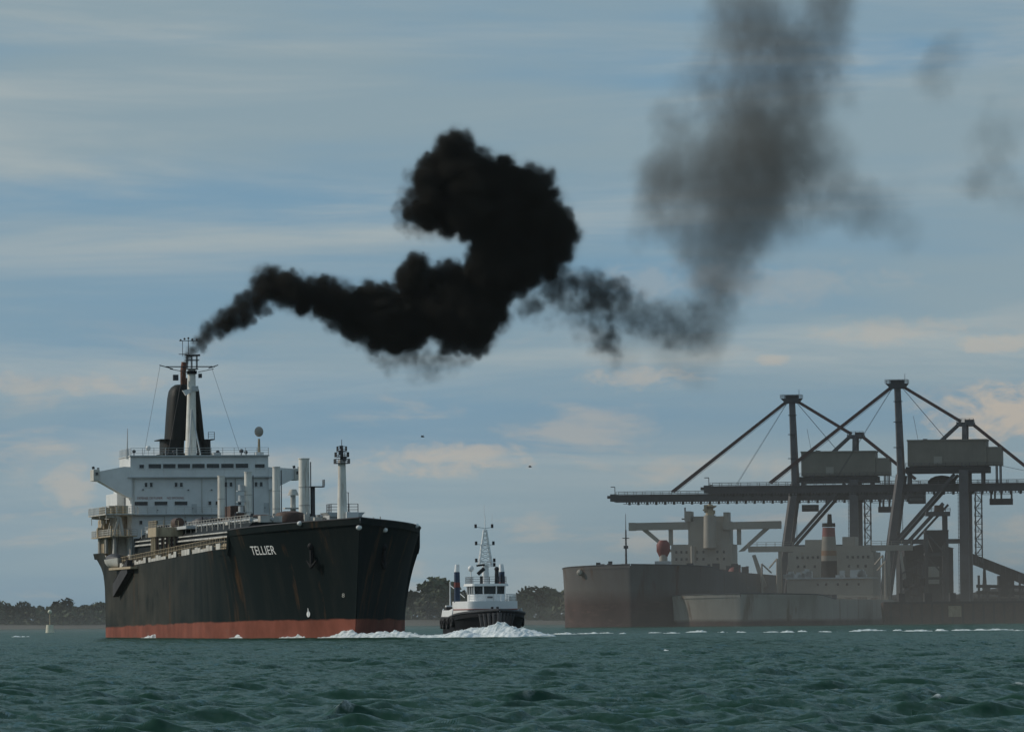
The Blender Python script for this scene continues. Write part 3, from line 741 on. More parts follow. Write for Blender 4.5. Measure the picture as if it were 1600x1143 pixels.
uptake([(712, 314, 330.5, 4), (687, 312, 330, 4)], 'funnel_base')
uptake([(688, 310, 321, 3.4), (650, 307.5, 317.5, 3.2), (612, 304.5, 313.5, 2.9), (606, 303, 312.5, 2.5)], 'uptake')
for x0, x1 in ((250, 263), (329, 334)):
    MB().box((181, fb(x1), fz(688)), (189, fb(x0), fz(686.5))).build('funnel_walkway', M_fun, fun)
MB().rail([(181, fb(333.5), fz(686.5)), (181, fb(324), fz(686.5))], 1.1, .05, 1).build('funnel_rail', M_dgrey, fun)
b = MB(); b.tube([(184, fb(289.5), fz(603)), (184, fb(289.5), fz(580)), (184, fb(291.5), fz(566))], .48, 10); b.cyl((185.5, fb(294.5), fz(606)), (185.5, fb(294.5), fz(590)), .35, n=8)
b.build('exhaust_pipe', M_rust, fun, 40)
# radar mast before the funnel
KM = 1069/FPX
def mz(y): return bz(y, KM, 302)
def mb(px): return -(px - 298.5)*KM/math.cos(TH)
MA = 172.0
mast = MB().cyl((MA, mb(301.5), mz(713)), (MA, mb(304), mz(577)), .92, .60, 14).build('radar_mast', M_post, ship, 40)
b = MB()
b.box((MA - .9, mb(313), mz(577)), (MA + .9, mb(296), mz(575.5)))
b.beam((MA, mb(264), mz(572.5)), (MA, mb(340), mz(572.5)), .16, .16); b.beam((MA, mb(254), mz(570)), (MA, mb(275), mz(576)), .14, .14); b.beam((MA, mb(345), mz(570)), (MA, mb(330), mz(575)), .14, .14)
for x0, x1 in ((270, 296), (338, 314)): b.beam((MA, mb(x0), mz(576)), (MA, mb(x1), mz(581)), .1, .1)
b.build('yard', M_dgrey, mast)
b = MB()
for x in (297, 304, 312):
    b.beam((MA - .5, mb(x), mz(575)), (MA - .5, mb(x), mz(555)), .12, .12); b.beam((MA + .7, mb(x), mz(575)), (MA + .7, mb(x), mz(555)), .12, .12)
for y in (563, 555): b.box((MA - .8, mb(315), mz(y)), (MA + .9, mb(294), mz(y - 1.2)))
b.beam((MA, mb(290), mz(556)), (MA, mb(290), mz(532)), .08, .08); b.beam((MA, mb(299), mz(555)), (MA, mb(299), mz(530)), .1, .1)
b.beam((MA, mb(285), mz(532)), (MA, mb(314), mz(532)), .1, .1); b.beam((MA, mb(284), mz(553)), (MA, mb(296), mz(553)), .1, .1)
b.build('aerial_frame', M_dgrey, mast)
for x0, x1, y0, y1 in ((275, 283, 585, 594), (314.5, 319.5, 583.5, 590)):
    MB().box((MA - .3, mb(x1), mz(y1)), (MA + .4, mb(x0), mz(y0))).build('signal_box', M_dgrey, mast)
MB().beam((MA, mb(296), mz(555.5)), (MA, mb(317), mz(554.5)), .35, .3).build('radar_scanner', M_dgrey, mast)
for x, y in ((293, 529), (299, 528), (305, 530), (312, 530), (287, 531)): MB().ball((MA, mb(x), mz(y)), .18, 7, 5).build('aerial', M_dgrey, mast)
MB().box((MA - .8, mb(311), mz(579)), (MA + .8, mb(297), mz(584))).build('mast_box', M_black, mast)
b = MB(); b.prism([(mb(288), mz(610)), (mb(299), mz(607.5)), (mb(301), mz(613)), (mb(293), mz(618))], MA - 1.4, MA - .5); b.build('mast_bracket', M_white, mast)
MB().box((MA - .8, mb(313), mz(611)), (MA + .9, mb(303), mz(603))).build('mast_platform', M_grey, mast)
b = MB()
for x0, x1 in ((255, 262), (345, 334), (292, 285)): b.cyl((MA, mb(x1 if x1 > 300 else x0), mz(571)), (MA - 3, mb(x0 - 30 if x0 < 300 else x0 + 30), mz(712)), .025, n=4)
b.build('halyard', M_dgrey, mast)
b = MB()
for dx in (-5, 6): b.cyl((MA - 1, mb(302), mz(640)), (MA - 4, mb(302 + dx*1.6), mz(712)), .12, n=5)
b.build('mast_stay', M_grey, mast)
# stern edge and ladder
b = MB(); b.box((F0 + 12, 11.0, 13.2), (F0 + 20, 13.2, 18.9)); b.build('stern_house', M_tan, ship, None, .2)
lad = MB(); p0 = Vector((128, 14.95, 10.9)); p1 = Vector((146, 15.0, 7.3))
lad.beam(p0, p1, .9, 2.0); lad.rail([p0 + Vector((0, .3, .4)), p1 + Vector((0, .3, .4))], 1.0, .06, 1.5)
lad.build('accommodation_ladder', M_dark, ship)
MB().box((122, 14.2, 10.5), (150, 15.6, 10.85)).build('ladder_platform', M_tan, ship)
# port side crane seen between posts
b = MB(); zz = bz(812)
b.cyl((120, -9.2, 15.8), (120, -9.2, 21.5), .5, .4, 9); b.box((118.8, -10.6, 19.4), (121.2, -7.8, 19.6)); b.cyl((120, -9.2, 21.5), (120, -9.2, 22.4), .9, .5, 9); b.box((119, -10.2, 17.4), (121, -8.2, 17.6)); b.build('vent_cowl', M_whited, ship, 40)
b = MB(); b.box((126, -11.6, 13.2), (150, -10.8, 17.0)); b.build('pipe_rack', M_grey, ship)
for a in (60, 88, 118, 146): MB().box((a, -7.6, 16.1), (a + 3, -3.4, 17.5)).build('deck_locker', M_grey, ship, None, .08)

# lifeboat hanging below the davits
lo = SM @ Vector((151, 14.6, 10.75))
lb = thing('lifeboat', 'small pale lifeboat hanging below the davits at the stern of the black tanker', 'lifeboat', lo, math.pi/2 + TH)
rings = []
for i in range(13):
    t = -1 + 2*i/12; w = 1.45*(1 - abs(t)**2.6) + .05; x = 4.6*t
    rings.append([(x, w*math.cos(q), (1.35*math.sin(q) if math.sin(q) < 0 else .0) + .25*t*t + 1.4) for q in np.linspace(0, -math.pi, 9)])
MB().loft(rings).build('boat_hull', M_cyan, lb, 40)
rings = []
for i in range(11):
    t = -1 + 2*i/10; w = 1.3*(1 - abs(t)**2.4) + .04; x = 4.2*t
    rings.append([(x, w*math.cos(q), 1.42 + .25*t*t + .95*(1 - abs(t)**2.2)*math.sin(q)) for q in np.linspace(0, math.pi, 9)])
MB().loft(rings).build('canopy', M_dgrey, lb, 40)
for t in (-3.4, 3.4): MB().cyl((t, 0, 1.9), (t, -.3, 5.4), .05, n=4).build('fall_wire', M_dgrey, lb)
# ------------------------------------------------------------------ tug
TD = 868.0; PHI = R(10); kt = TD/FPX
tug0 = Vector(((777 - 802.0)*kt, TD, 0))
tug = thing('tugboat', 'white and black tugboat pushing up a bow wave beside the black tanker', 'tugboat', tug0, math.pi/2 + PHI)
TM = Matrix.Translation(tug0) @ Matrix.Rotation(math.pi/2 + PHI, 4, 'Z')
def tz(y): return CAM_Z + (968.4 - y)*kt
def thd(a):
    h = 4.65*(1 - (1 - min(a, 9)/9.0)**2.6)
    if a > 15: h -= 1.0*((a - 15)/7)**2
    return max(h, .05)
def thw(a):
    h = 4.6*(1 - (1 - min(a, 12)/12.0)**2.2)
    if a > 15: h -= 1.6*((a - 15)/7)**2
    return max(h, .05)
def tzr(a): return 3.55 - .95*min(1, a/12.0) + .05*max(0, a - 18)
TH_ = Hull(22.5, thd, thw, tzr, 1.2, 1.3, .7)
th = TH_.mesh(sorted(list(np.linspace(0, 9, 16)) + list(np.linspace(10, 22.5, 12))), 8, -1.5).build('hull', M_tugblack, tug, 40)
b = MB()
for a in np.arange(0, 21.8, .75):
    for sd in (1, -1): b.cyl(TH_.pt(a, tzr(a), sd), TH_.pt(min(26, a + .75), tzr(min(26, a + .75)), sd), .16, n=6)
for a in np.arange(-.0, 2.2, .5):
    for sd in (1, -1): b.cyl(TH_.pt(a, tzr(a) - .35, sd), TH_.pt(a, .4, sd), .3, n=7)
b.build('rubber_fender', M_dgrey, th)
for a in (9, 12, 15, 18):
    for sd in (1, -1):
        p = TH_.pt(a, tzr(a) - .8, sd); q = [p + Vector((.55*math.cos(t), sd*.12, .55*math.sin(t))) for t in np.linspace(0, 6.283, 11)]
        MB().tube(q, .2, 6).build('tyre_fender', M_dark, th)
b = MB()                                                      # white aft bulwark with its gear
for a in np.arange(9.0, 21.5, 1.0):
    for sd in (1, -1):
        p0 = TH_.pt(a, tzr(a), sd); p1 = TH_.pt(a + 1, tzr(a + 1), sd); u = Vector((0, .1*sd, 0)); h = Vector((0, -.15*sd, .95))
        b.loft([[p0, p1, p1 + u, p0 + u], [p0 + h, p1 + h, p1 + h + u, p0 + h + u]])
b.build('after_bulwark', M_tugw, tug)
# deckhouse with rounded front, wheelhouse, roof
def arcfront(a0, a1, hw_, z0, z1, bulge, top=1.0):
    rings = []
    for z, q in ((z0, 1.0), (z1, top)):
        ring = [(a1, hw_*q, z)]
        for t in np.linspace(math.pi/2, -math.pi/2, 11): ring.append((a0 + bulge*(1 - math.cos(t)), hw_*q*math.sin(t), z))
        ring.append((a1, -hw_*q, z)); rings.append(ring)
    return MB().loft(rings)
arcfront(3.2, 16, 3.35, 2.6, tz(938.5), 1.3).build('deckhouse', M_tugw, tug, 35)
arcfront(3.05, 16.1, 3.43, tz(952), tz(950.5), 1.3).build('rubbing_strake', M_red, tug, 35)
wh = arcfront(6.2, 11.5, 2.1, tz(938.5), tz(927.5), .55).build('wheelhouse', M_tugw, tug, 35)
arcfront(6.25, 11.4, 2.03, tz(927.5), tz(915), .55, 1.02).build('window_band', M_glass, wh, 35)
for t in (-1.3, -.42, .42, 1.3):
    yy = 2.1*math.sin(t); aa = 6.2 + .55*(1 - math.cos(t))
    MB().beam((aa - .02, yy, tz(927.5)), (aa - .02, yy*1.02, tz(915)), .16, .16).build('window_post', M_tugw, wh)
for a in (7.6, 9.4, 11.3):
    for sd in (1, -1): MB().beam((a, sd*2.1, tz(927.5)), (a, sd*2.14, tz(915)), .16, .2).build('window_post', M_tugw, wh)
MB().box((6.05, -.35, tz(933.5)), (6.2, .35, tz(930.5))).build('crest_plate', M_dgrey, wh)
arcfront(5.6, 12.2, 2.5, tz(914.8), tz(911), .6, .96).build('roof', M_tugw, wh, 35)
b = MB().rail([(6.4, 2.2, tz(911)), (6.4, -2.2, tz(911)), (12, -2.2, tz(911))], .9, .04, 1.0); b.rail([(6.4, 2.2, tz(911)), (12, 2.2, tz(911))], .9, .04, 1.0); b.build('roof_rail', M_dgrey, wh)
MB().rail([(4.2, 3.1, tz(938.5)), (3.4, 0, tz(938.5)), (4.2, -3.1, tz(938.5)), (14, -3.2, tz(938.5))], .9, .05, 1.0).build('deck_rail', M_tugw, tug)
# stacks
for sd in (1, -1):
    st = MB().cyl((14.2, sd*3.0, tz(940)), (14.2, sd*3.0, tz(892)), .42, .38, 12).build('stack', M_tugstack, tug, 40)
    MB().cyl((14.2, sd*3.0, tz(916)), (14.2, sd*3.0, tz(908)), .43, .42, 12).build('stack_band', M_redp, st, 40)
    MB().cyl((14.2, sd*3.0, tz(892)), (14.3, sd*2.95, tz(880)), .37, .28, 12).build('stack_top', M_tugw, st, 40)
# lattice mast
mx0 = 9.5
b = MB(); b.cyl((mx0, 0, tz(911)), (mx0, 0, tz(880)), .55, .42, 10)
b.build('mast_base', M_tugw, tug, 40)
b = MB(); w0, w1 = .85, .16; z0, z1 = tz(882), tz(826); cs = ((1,1),(1,-1),(-1,-1),(-1,1))
for sx, sy in cs: b.cyl((mx0 + sx*w0*.6, sy*w0, z0), (mx0 + sx*w1, sy*w1, z1), .10, n=5)
for i in range(8):
    for j in range(4):
        def cp(i, j):
            t = i/8; w = w0 + (w1 - w0)*t; return Vector((mx0 + cs[j % 4][0]*w*.7, cs[j % 4][1]*w, z0 + (z1 - z0)*t))
        b.cyl(cp(i, j), cp(i + 1, j + 1), .06, n=4); b.cyl(cp(i, j), cp(i, j + 1), .06, n=4)
b.cyl((mx0, 0, z1), (mx0, 0, tz(803)), .07, .05, 5); b.cyl((mx0, .1, tz(803)), (mx0, .1, tz(786)), .025, n=4); b.cyl((mx0, -.95, tz(825)), (mx0, -.95, tz(800)), .02, n=4)
b.build('lattice_mast', M_tugw, tug)
for y, l, r in ((824, 1.25, .95), (851, 1.2, 1.1), (878, 1.2, 1.2), (885, .2, 1.2)):
    b = MB(); b.beam((mx0, l, tz(y - 3)), (mx0, -.1, tz(y)), .09, .09); b.beam((mx0, -r, tz(y - 2)), (mx0, .1, tz(y)), .09, .09); b.build('cross_arm', M_tugw, tug)
    for yy, dz in ((l, .0), (-r, .1)):
        if abs(yy) > .5: MB().cyl((mx0, yy, tz(y - 1)), (mx0, yy, tz(y - 7)), .17, n=7).build('navigation_light', M_dark, tug)
b = MB(); b.cyl((7.4, .9, tz(911)), (7.4, .9, tz(899)), .2, n=7); b.beam((7.2, 1.4, tz(896)), (7.2, .55, tz(887)), .4, .45); b.build('fire_monitor', M_dark, tug)
b = MB(); b.cyl((8, -1.25, tz(911)), (8, -1.25, tz(890)), .3, .26, 8); b.ball((8, -1.25, tz(888)), .33, 8, 6); b.cyl((8, -1.9, tz(911)), (8, -1.9, tz(896)), .1, n=5); b.build('searchlight', M_dark, tug)
b = MB(); b.cyl((9, 2.0, tz(911)), (9, 2.0, tz(890)), .08, n=5); b.ball((9, 2.0, tz(887)), .42, 9, 6); b.build('satellite_dome', M_tugw, tug, 50)
MB().beam((8.8, 1.3, tz(882.5)), (8.8, .2, tz(881)), .2, .25).build('radar_scanner', M_dark, tug)
b = MB(); b.box((4.2, -.9, 3.3), (5.6, .9, 4.1)); b.cyl((4.9, -1.3, 3.8), (4.9, 1.3, 3.8), .5, n=12); b.cyl((2.2, -.3, 2.8), (2.2, -.3, 3.95), .18, n=7); b.cyl((2.2, .4, 2.8), (2.2, .4, 3.95), .18, n=7); b.build('towing_winch', M_dark, tug)
for k_, (a, y, c) in enumerate(((15.8, 3.4, M_dark), (17.0, 3.2, M_tugw), (18.4, 2.6, M_dark), (19.8, 2.6, M_tugw))):
    MB().box((a, y, 2.6), (a + 1.0, y + .8, 4.0 + .2*(k_ % 2))).build('deck_box', c, tug, None, .05)
b = MB(); b.cyl((21, 2.8, 2.6), (21, 2.8, 7.4), .12, .08, 6); b.cyl((21, 2.8, 6.9), (17, 1.5, 5.2), .05, n=4); b.build('crane_post', M_tugw, tug)

# ------------------------------------------------------------------ docked bulk carriers
def carrier_hull(name, label, px, D, th, L, beam, zbow, zdeck, mat, fine=30.0, rake=1.6):
    org = Vector(((px - 802.0)*D/FPX, D, 0)); t = thing(name, label, 'ship', org, math.pi/2 + th)
    hd_ = lambda a: max(.1, beam/2*(1 - (1 - min(a, fine)/fine)**3.4))
    hw_ = lambda a: max(.1, beam/2*(1 - (1 - min(a, fine*1.15)/fine/1.15)**2.9))
    zr_ = lambda a: zdeck + (zbow - zdeck)*max(0, 1 - a/48.0)**1.2
    H = Hull(L, hd_, hw_, zr_, rake, 1.6, 1.0)
    h = H.mesh(sst(L, 34), 10, -3).build('hull', mat, t, 40)
    b = MB()
    for a in np.arange(0, 46, 2.0):
        for sd in (1, -1):
            p0 = H.pt(a, zr_(a), sd); p1 = H.pt(a + 2, zr_(a + 2), sd); b.cyl(p0, p1, .16, n=5)
    b.build('bulwark_cap', M_dgrey, h)
    return t, h, H, org
def panel_windows(par, a, cols, rows, w=.7, h=.8):
    for y in cols:
        for z in rows: MB().box((a - .12, y - w/2, z - h/2), (a + .05, y + w/2, z + h/2)).build('window', M_glass, par)
# ship A: big faded grey bow, cream bridge far behind with long braced wings
A, hA, HA, oA = carrier_hull('bulk_carrier', 'large docked ship with high faded grey and red bow and cream braced bridge wings', 985, 1850, R(-6.3), 275, 43, 17.3, 15.6, M_hullA)
ka = 2098/FPX
def ay(px): return -(px - 1102)*ka
def az(y): return CAM_Z + (965.3 - y)*ka
aF = 248.0
hs = MB().box((aF, ay(1084), 14.5), (aF + 22, ay(1051), az(850))).build('bridge_house', M_cream, A)
MB().box((aF - 1.5, ay(1147), 14.5), (aF + 20, ay(1085), az(850))).build('bridge_house', M_cream, A)
MB().box((aF + 2, ay(1142), az(850)), (aF + 16, ay(1077), az(814))).build('upper_house', M_cream, A)
MB().box((aF + 1, ay(1081), az(814)), (aF + 14, ay(1072), az(798))).build('roof_house', M_cream, A)
MB().box((aF + 3, ay(1140), az(814)), (aF + 12, ay(1132), az(800))).build('roof_house', M_cream, A)
MB().box((aF + 4, ay(1131), az(814)), (aF + 12, ay(1084), az(806))).build('roof_house', M_cream, A)
for x0, x1, sg in ((984, 1077, 1), (1142, 1222, -1)):
    w = MB().prism([(ay(x0), az(815.5)), (ay(x1), az(814.5)), (ay(x1), az(826.5)), (ay(x0), az(827))], aF + 1.5, aF + 6).build('bridge_wing', M_cream, A)
    e0 = (1003, 828, 1049, 862) if sg > 0 else (1204, 828, 1160, 862)
    MB().prism([(ay(e0[0]), az(826)), (ay(e0[0] + 9*sg), az(826)), (ay(e0[2] + 5*sg), az(e0[3])), (ay(e0[2] - 4*sg), az(e0[3] - 1))], aF + 2.5, aF + 5).build('wing_brace', M_cream, w)
    xv = 1049 if sg > 0 else 1156
    MB().box((aF + 2.6, ay(xv + 3), az(851)), (aF + 5, ay(xv - 3), az(826))).build('wing_strut', M_cream, w)
    MB().box((aF + 1.2, ay(x0 + (10 if sg > 0 else 0)), az(827.5)), (aF + 6.5, ay(x0 - (0 if sg > 0 else 10)), az(815))).build('wing_cab', M_cream, w)
tw = MB().cyl((aF - 3, ay(1113), az(856)), (aF - 3, ay(1113), az(805)), 2.1, 1.9, 14).build('mast_tower', M_cream, A, 40)
b = MB(); b.cyl((aF - 3, ay(1113), az(805)), (aF - 3, ay(1114), az(788)), 1.4, .8, 10)
for i in range(14): b.box((aF - 4.4 + random.uniform(-.5, 2), ay(1113) + random.uniform(-2.2, 1.6), az(random.uniform(804, 790))), (aF - 3.2 + random.uniform(0, 2), ay(1113) + random.uniform(-.6, 2.4), az(random.uniform(800, 788)) + .3))
b.build('mast_head', M_tan, tw)
b = MB(); b.cyl((aF + 3, ay(1072), az(812)), (aF + 3, ay(1072), az(792)), .25, n=6); b.box((aF + 2, ay(1075), az(811)), (aF + 4, ay(1067), az(809))); b.build('aerial', M_dgrey, A)
MB().cyl((aF - 1.8, ay(1086), 14.5), (aF - 1.8, ay(1086), az(853)), .8, n=9).build('vent_post', M_cream, A, 40)
panel_windows(hs, aF, [ay(p) for p in (1059, 1067, 1075)], [az(y) for y in (862, 873)], .6, .8)
panel_windows(hs, aF - 1.5, [ay(p) for p in (1092, 1102, 1124, 1134)], [az(y) for y in (862, 873)], .6, .8)
for i in range(9):                                             # hatch covers and deck clutter
    a = 52 + 21*i; MB().box((a, -11, 14.8), (a + 15, 11, 17.0)).build('hatch_cover', M_deckbr, A)
b = MB()
for i in range(60):
    a = random.uniform(30, 200); y = random.uniform(-20, 20); b.box((a, y, 14.6), (a + 1.5, y + random.uniform(.6, 2.2), random.uniform(16.2, 18.6)))
tag(b.build('deck_gear', M_dgrey, A), kind='stuff')
kA2 = 1880/FPX
fmx = lambda px: -((px - 802)*1862/FPX - oA.x)
b = MB(); b.cyl((14, fmx(969), 16), (14, fmx(969), 27), .35, .2, 7); b.cyl((14, fmx(969), 27), (14, fmx(969), 31.5), .12, .06, 5); b.box((13.2, fmx(969) - .9, 24.6), (14.8, fmx(969) + .9, 24.8)); b.box((13.5, fmx(969) - .6, 21.8), (14.5, fmx(969) + .6, 22.6)); b.build('foremast', M_dgrey, A)
# red cab of a deck crane behind the bow
cr = MB().cyl((60, fmx(1005), 15), (60, fmx(1005), 22), 1.3, 1.1, 10).build('deck_crane', M_cream, A, 40)
b = MB(); b.loft([[(60 + 1.5*q*math.cos(t), fmx(1005) + 2.0*q*math.sin(t), z) for t in np.linspace(0, 6.283, 11)[:-1]] for z, q in ((19.6, .55), (21.4, 1.0), (23.4, 1.0), (24.6, .55))]); b.build('crane_cab', M_redp, cr, 40)
MB().box((58, fmx(1016), 17), (63, fmx(992), 18.6)).build('crane_base', M_grey, cr)
for px, z in ((926, 13.0),):
    b = MB(); p = HA.pt(9, 15.2, 1); b.ball(p + Vector((-.3, .3, 0)), .9, 8, 6); b.build('anchor_housing', M_cream, hA)
# ship B: low pale grey hull, aft house, striped funnel
B, hB, HB, oB = carrier_hull('bulk_carrier', 'low pale grey docked ship with a striped funnel before its wide bridge', 1156, 1836, R(-9.3), 240, 42, 8.9, 7.3, M_hullB, 17.0, .4)
kb = 2040/FPX; thb = R(9.3)
def by(px): return -(px - 1297)*kb/math.cos(thb)
def bzz(y): return CAM_Z + (963.6 - y)*kb
bF = 212.0
hb = MB().box((bF, by(1366), 6.0), (bF + 20, by(1233), bzz(862))).build('bridge_house', M_cream, B)
MB().box((bF + 1, by(1362), bzz(862)), (bF + 14, by(1240), bzz(852))).build('upper_house', M_cream, B)
MB().box((bF + 3, by(1287), bzz(852)), (bF + 12, by(1258), bzz(842))).build('roof_house', M_cream, B)
MB().box((bF + 3, by(1336), bzz(852)), (bF + 12, by(1316), bzz(838))).build('roof_house', M_cream, B)
fr = MB().box((bF - 16, by(1373), 6.0), (bF - 3, by(1241), bzz(903))).build('forward_house', M_cream, B)
MB().box((bF - 16.6, by(1374), bzz(904)), (bF - 2.6, by(1240), bzz(902))).build('house_ledge', M_grey, fr)
for x0, x1 in ((1170, 1240), (1362, 1424)):
    w = MB().box((bF + 1.5, by(x1), bzz(860.5)), (bF + 6, by(x0), bzz(851.5))).build('bridge_wing', M_cream, B)
    xm = 1219 if x0 < 1200 else 1388
    MB().box((bF + 2, by(xm + 2.5), 6), (bF + 3.4, by(xm - 2.5), bzz(860))).build('wing_strut', M_cream, w)
    MB().rail([(bF + 1.6, by(x1), bzz(851.5)), (bF + 1.6, by(x0), bzz(851.5))], 1.2, .09, 3, 2).build('wing_rail', M_cream, w)
MB().prism([(by(1182), bzz(866)), (by(1187), bzz(865)), (by(1204), bzz(914)), (by(1197), bzz(917))], bF - 8, bF - 6.5).build('boat_davit', M_cream, B)
MB().prism([(by(1410), bzz(862)), (by(1413), bzz(862)), (by(1420), bzz(905)), (by(1415), bzz(905))], bF - 8, bF - 6.5).build('boat_davit', M_cream, B)
def wrect(par, x0, x1, y0, y1, a): MB().box((a - .12, by(x1), bzz(y1)), (a + .05, by(x0), bzz(y0))).build('window', M_glass, par)
for p in range(1246, 1284, 8): wrect(hb, p, p + 3.5, 868, 872, bF)
for p in range(1324, 1364, 8): wrect(hb, p, p + 3.5, 868, 872, bF)
for p in (1247, 1257, 1273, 1326, 1340, 1352): wrect(hb, p, p + 3.2, 882, 886, bF)
for p in (1287, 1300, 1318, 1332, 1350): wrect(fr, p, p + 3, 911, 914.5, bF - 16)
fnl = None
for nm, y0, y1, r0_, r1_, m_ in (('funnel', 902, 876, 2.5, 2.4, M_black), ('funnel_band', 876, 868, 2.38, 2.36, M_fband), ('funnel_band', 868, 860, 2.34, 2.32, M_orange), ('funnel_band', 860, 838, 2.3, 2.05, M_fband), ('funnel_band', 838, 824, 2.03, 1.9, M_redp), ('funnel_cap', 823, 817, 2.05, 2.0, M_black)):
    o = MB().cyl((bF - 8, by(1301.5), bzz(y0)), (bF - 8, by(1301.5), bzz(y1)), r0_, r1_, 16).build(nm, m_, fnl if fnl else B, 40)
    fnl = fnl or o
MB().cyl((bF - 8, by(1303), bzz(817)), (bF - 8, by(1303), bzz(803)), .8, .6, 9).build('exhaust_pipe', M_black, fnl, 40)
b = MB()
for i in range(70):
    a = random.uniform(40, 190); y = random.uniform(-19, 19); b.box((a, y, 5.4), (a + random.uniform(1, 3), y + random.uniform(.8, 3), random.uniform(6.8, 9.0)))
tag(b.build('deck_gear', M_dgrey, B), kind='stuff')
for i in range(6): MB().box((52 + 24*i, -10, 5.5), (69 + 24*i, 10, 7.8)).build('hatch_cover', M_dark, B)
b = MB()
for i in range(36):
    y = random.choice((by(1246), by(1262), by(1275), by(1328), by(1345), by(1358))) + random.uniform(-1, 1); z = bzz(903) + random.uniform(0, .1)
    b.box((bF - 14, y, z), (bF - 12.6, y + random.uniform(.5, 2.4), z + random.uniform(.6, 3.0)))
tag(b.build('house_gear', M_grey, B), kind='stuff')
cr = MB().cyl((150, by(1180) - 2, 6), (150, by(1180) - 2, 14.2), .9, .8, 9).build('deck_crane', M_cream, B, 40)
MB().ball((150, by(1180) - 2, 15.6), 2.0, 10, 7, (1, 1, .9)).build('crane_cab', M_redp, cr, 50)

# ------------------------------------------------------------------ ship unloading cranes
def make_crane(label):
    D = 2100.0; k = D/FPX; X0 = (1402 - 800)*k; Z0 = 3.2
    t = thing('unloading_crane', label, 'crane', (X0, D, Z0), R(-8), 'grey gantry cranes on the quay')
    cx = lambda px: (px - 1402)*k
    cz = lambda y: CAM_Z + (962.7 - y)*k - Z0
    hw_ = lambda y: 1.1 + (8.0 - 1.1)*min(1, max(0, (y - 600)/(860 - 600)))
    G = lambda px, y, sd, w=None: Vector((cx(px), sd*(hw_(y) if w is None else w), cz(y)))
    for sd in (-1, 1):
        MB().beam(G(1376, 961, sd), G(1407, 742, sd), 2.0, 2.2).build('sea_leg', M_crane, t)
        MB().beam(G(1406.5, 744, sd), G(1402, 606, sd), 1.5, 1.7).build('mast_leg', M_crane, t)
        MB().beam(G(1507, 961, sd), G(1507, 736, sd, 8), 2.4, 2.8).build('land_leg', M_crane, t)
        MB().beam(G(1507, 736, sd, 4.5), G(1508, 664, sd, 3.5), 1.3, 1.5).build('rear_post', M_crane, t)
        MB().beam(G(1376, 957, sd), G(1507, 957, sd), 1.8, 1.8).build('sill_beam', M_craned, t)
        MB().beam(G(1393, 846, sd), G(1507, 846, sd), .9, 1.3).build('tie_beam', M_craned, t)
        MB().beam(G(1394, 852, sd), G(1493, 742, sd, 8), .8, 1.0).build('leg_brace', M_craned, t)
        for i in range(4):
            bx = 1376 + (1507 - 1376)*(0, .1, .9, 1)[i]
            MB().box((cx(bx) - 1.2, sd*8 - .6, 0), (cx(bx) + 1.2, sd*8 + .6, 1.1)).build('bogie', M_dark, t)
        MB().beam(G(1396, 602, sd), G(1201, 752, sd, 2.6), .55, .75).build('forestay', M_brace, t)
        MB().beam(G(1408, 602, sd), G(1500, 659, sd, 3.0), .6, .9).build('backstay', M_brace, t)
        MB().beam(G(1518, 663, sd, 3.0), G(1606, 735, sd, 2.6), .6, .9).build('backstay', M_brace, t)
        MB().beam(G(1500, 662, sd, 3.0), G(1416, 738, sd, 4.0), .5, .75).build('rear_brace', M_crane, t)
        gird = MB().box((cx(1105), sd*2.6 - .7, cz(768.5)), (cx(1622), sd*2.6 + .7, cz(756))).build('boom_girder', M_craned, t)
        b = MB(); b.rail([(cx(1108), sd*3.6, cz(757)), (cx(1420), sd*3.6, cz(757))], 1.2, .09, 3.0, 2); b.rail([(cx(1420), sd*3.6, cz(757)), (cx(1618), sd*3.6, cz(757))], 1.2, .09, 3.0, 2)
        b.box((cx(1108), sd*3.2 - .45, cz(757.6)), (cx(1618), sd*3.2 + .45, cz(756.8)))
        b.build('boom_walkway', M_crane, t)
        b = MB()
        for px in range(1112, 1616, 14): b.box((cx(px), sd*3.32 - .04, cz(768.2)), (cx(px) + .2, sd*3.32 + .04, cz(757.9)))
        tag(b.build('girder_stiffener', M_craned, gird), kind='stuff')
    for y, w in ((640, None), (700, None), (742, None)):
        MB().beam(G(1404, y, -1), G(1404, y, 1), .9, 1.1).build('cross_beam', M_crane, t)
    for px in (1380, 1507): MB().beam(G(px, 948 if px == 1380 else 940, -1), G(px, 948 if px == 1380 else 940, 1), 1.6, 1.6).build('cross_beam', M_craned, t)
    MB().beam(G(1508, 700, -1, 4), G(1508, 700, 1, 4), .8, .8).build('cross_beam', M_crane, t)
    b = MB()
    for px in range(1110, 1620, 12): b.box((cx(px), -2.6, cz(766)), (cx(px) + .5, 2.6, cz(762)))
    b.box((cx(1098), -3.4, cz(767)), (cx(1107), 3.4, cz(755))); b.box((cx(1092), -1.6, cz(762)), (cx(1098), 1.6, cz(757.5)))
    b.build('boom_tie', M_craned, t)
    b = MB()
    for px in range(1125, 1610, 5):
        b.box((cx(px), -3.6, cz(771.4)), (cx(px) + .28, -3.4, cz(768.4)))
        if px % 15 == 0: b.box((cx(px), 2.2, cz(773)), (cx(px) + .8, 2.6, cz(768.5)))
    b.cyl((cx(1120), -3.5, cz(771.5)), (cx(1610), -3.5, cz(771.5)), .12, n=4); b.build('cable_festoon', M_dark, t)
    # mast head with its small platform
    b = MB(); b.box((cx(1392), -2.0, cz(607)), (cx(1413), 2.0, cz(594))); b.prism([(cx(1384), cz(599)), (cx(1392), cz(607)), (cx(1413), cz(607)), (cx(1419), cz(599))], -2.6, 2.6, axis=1)
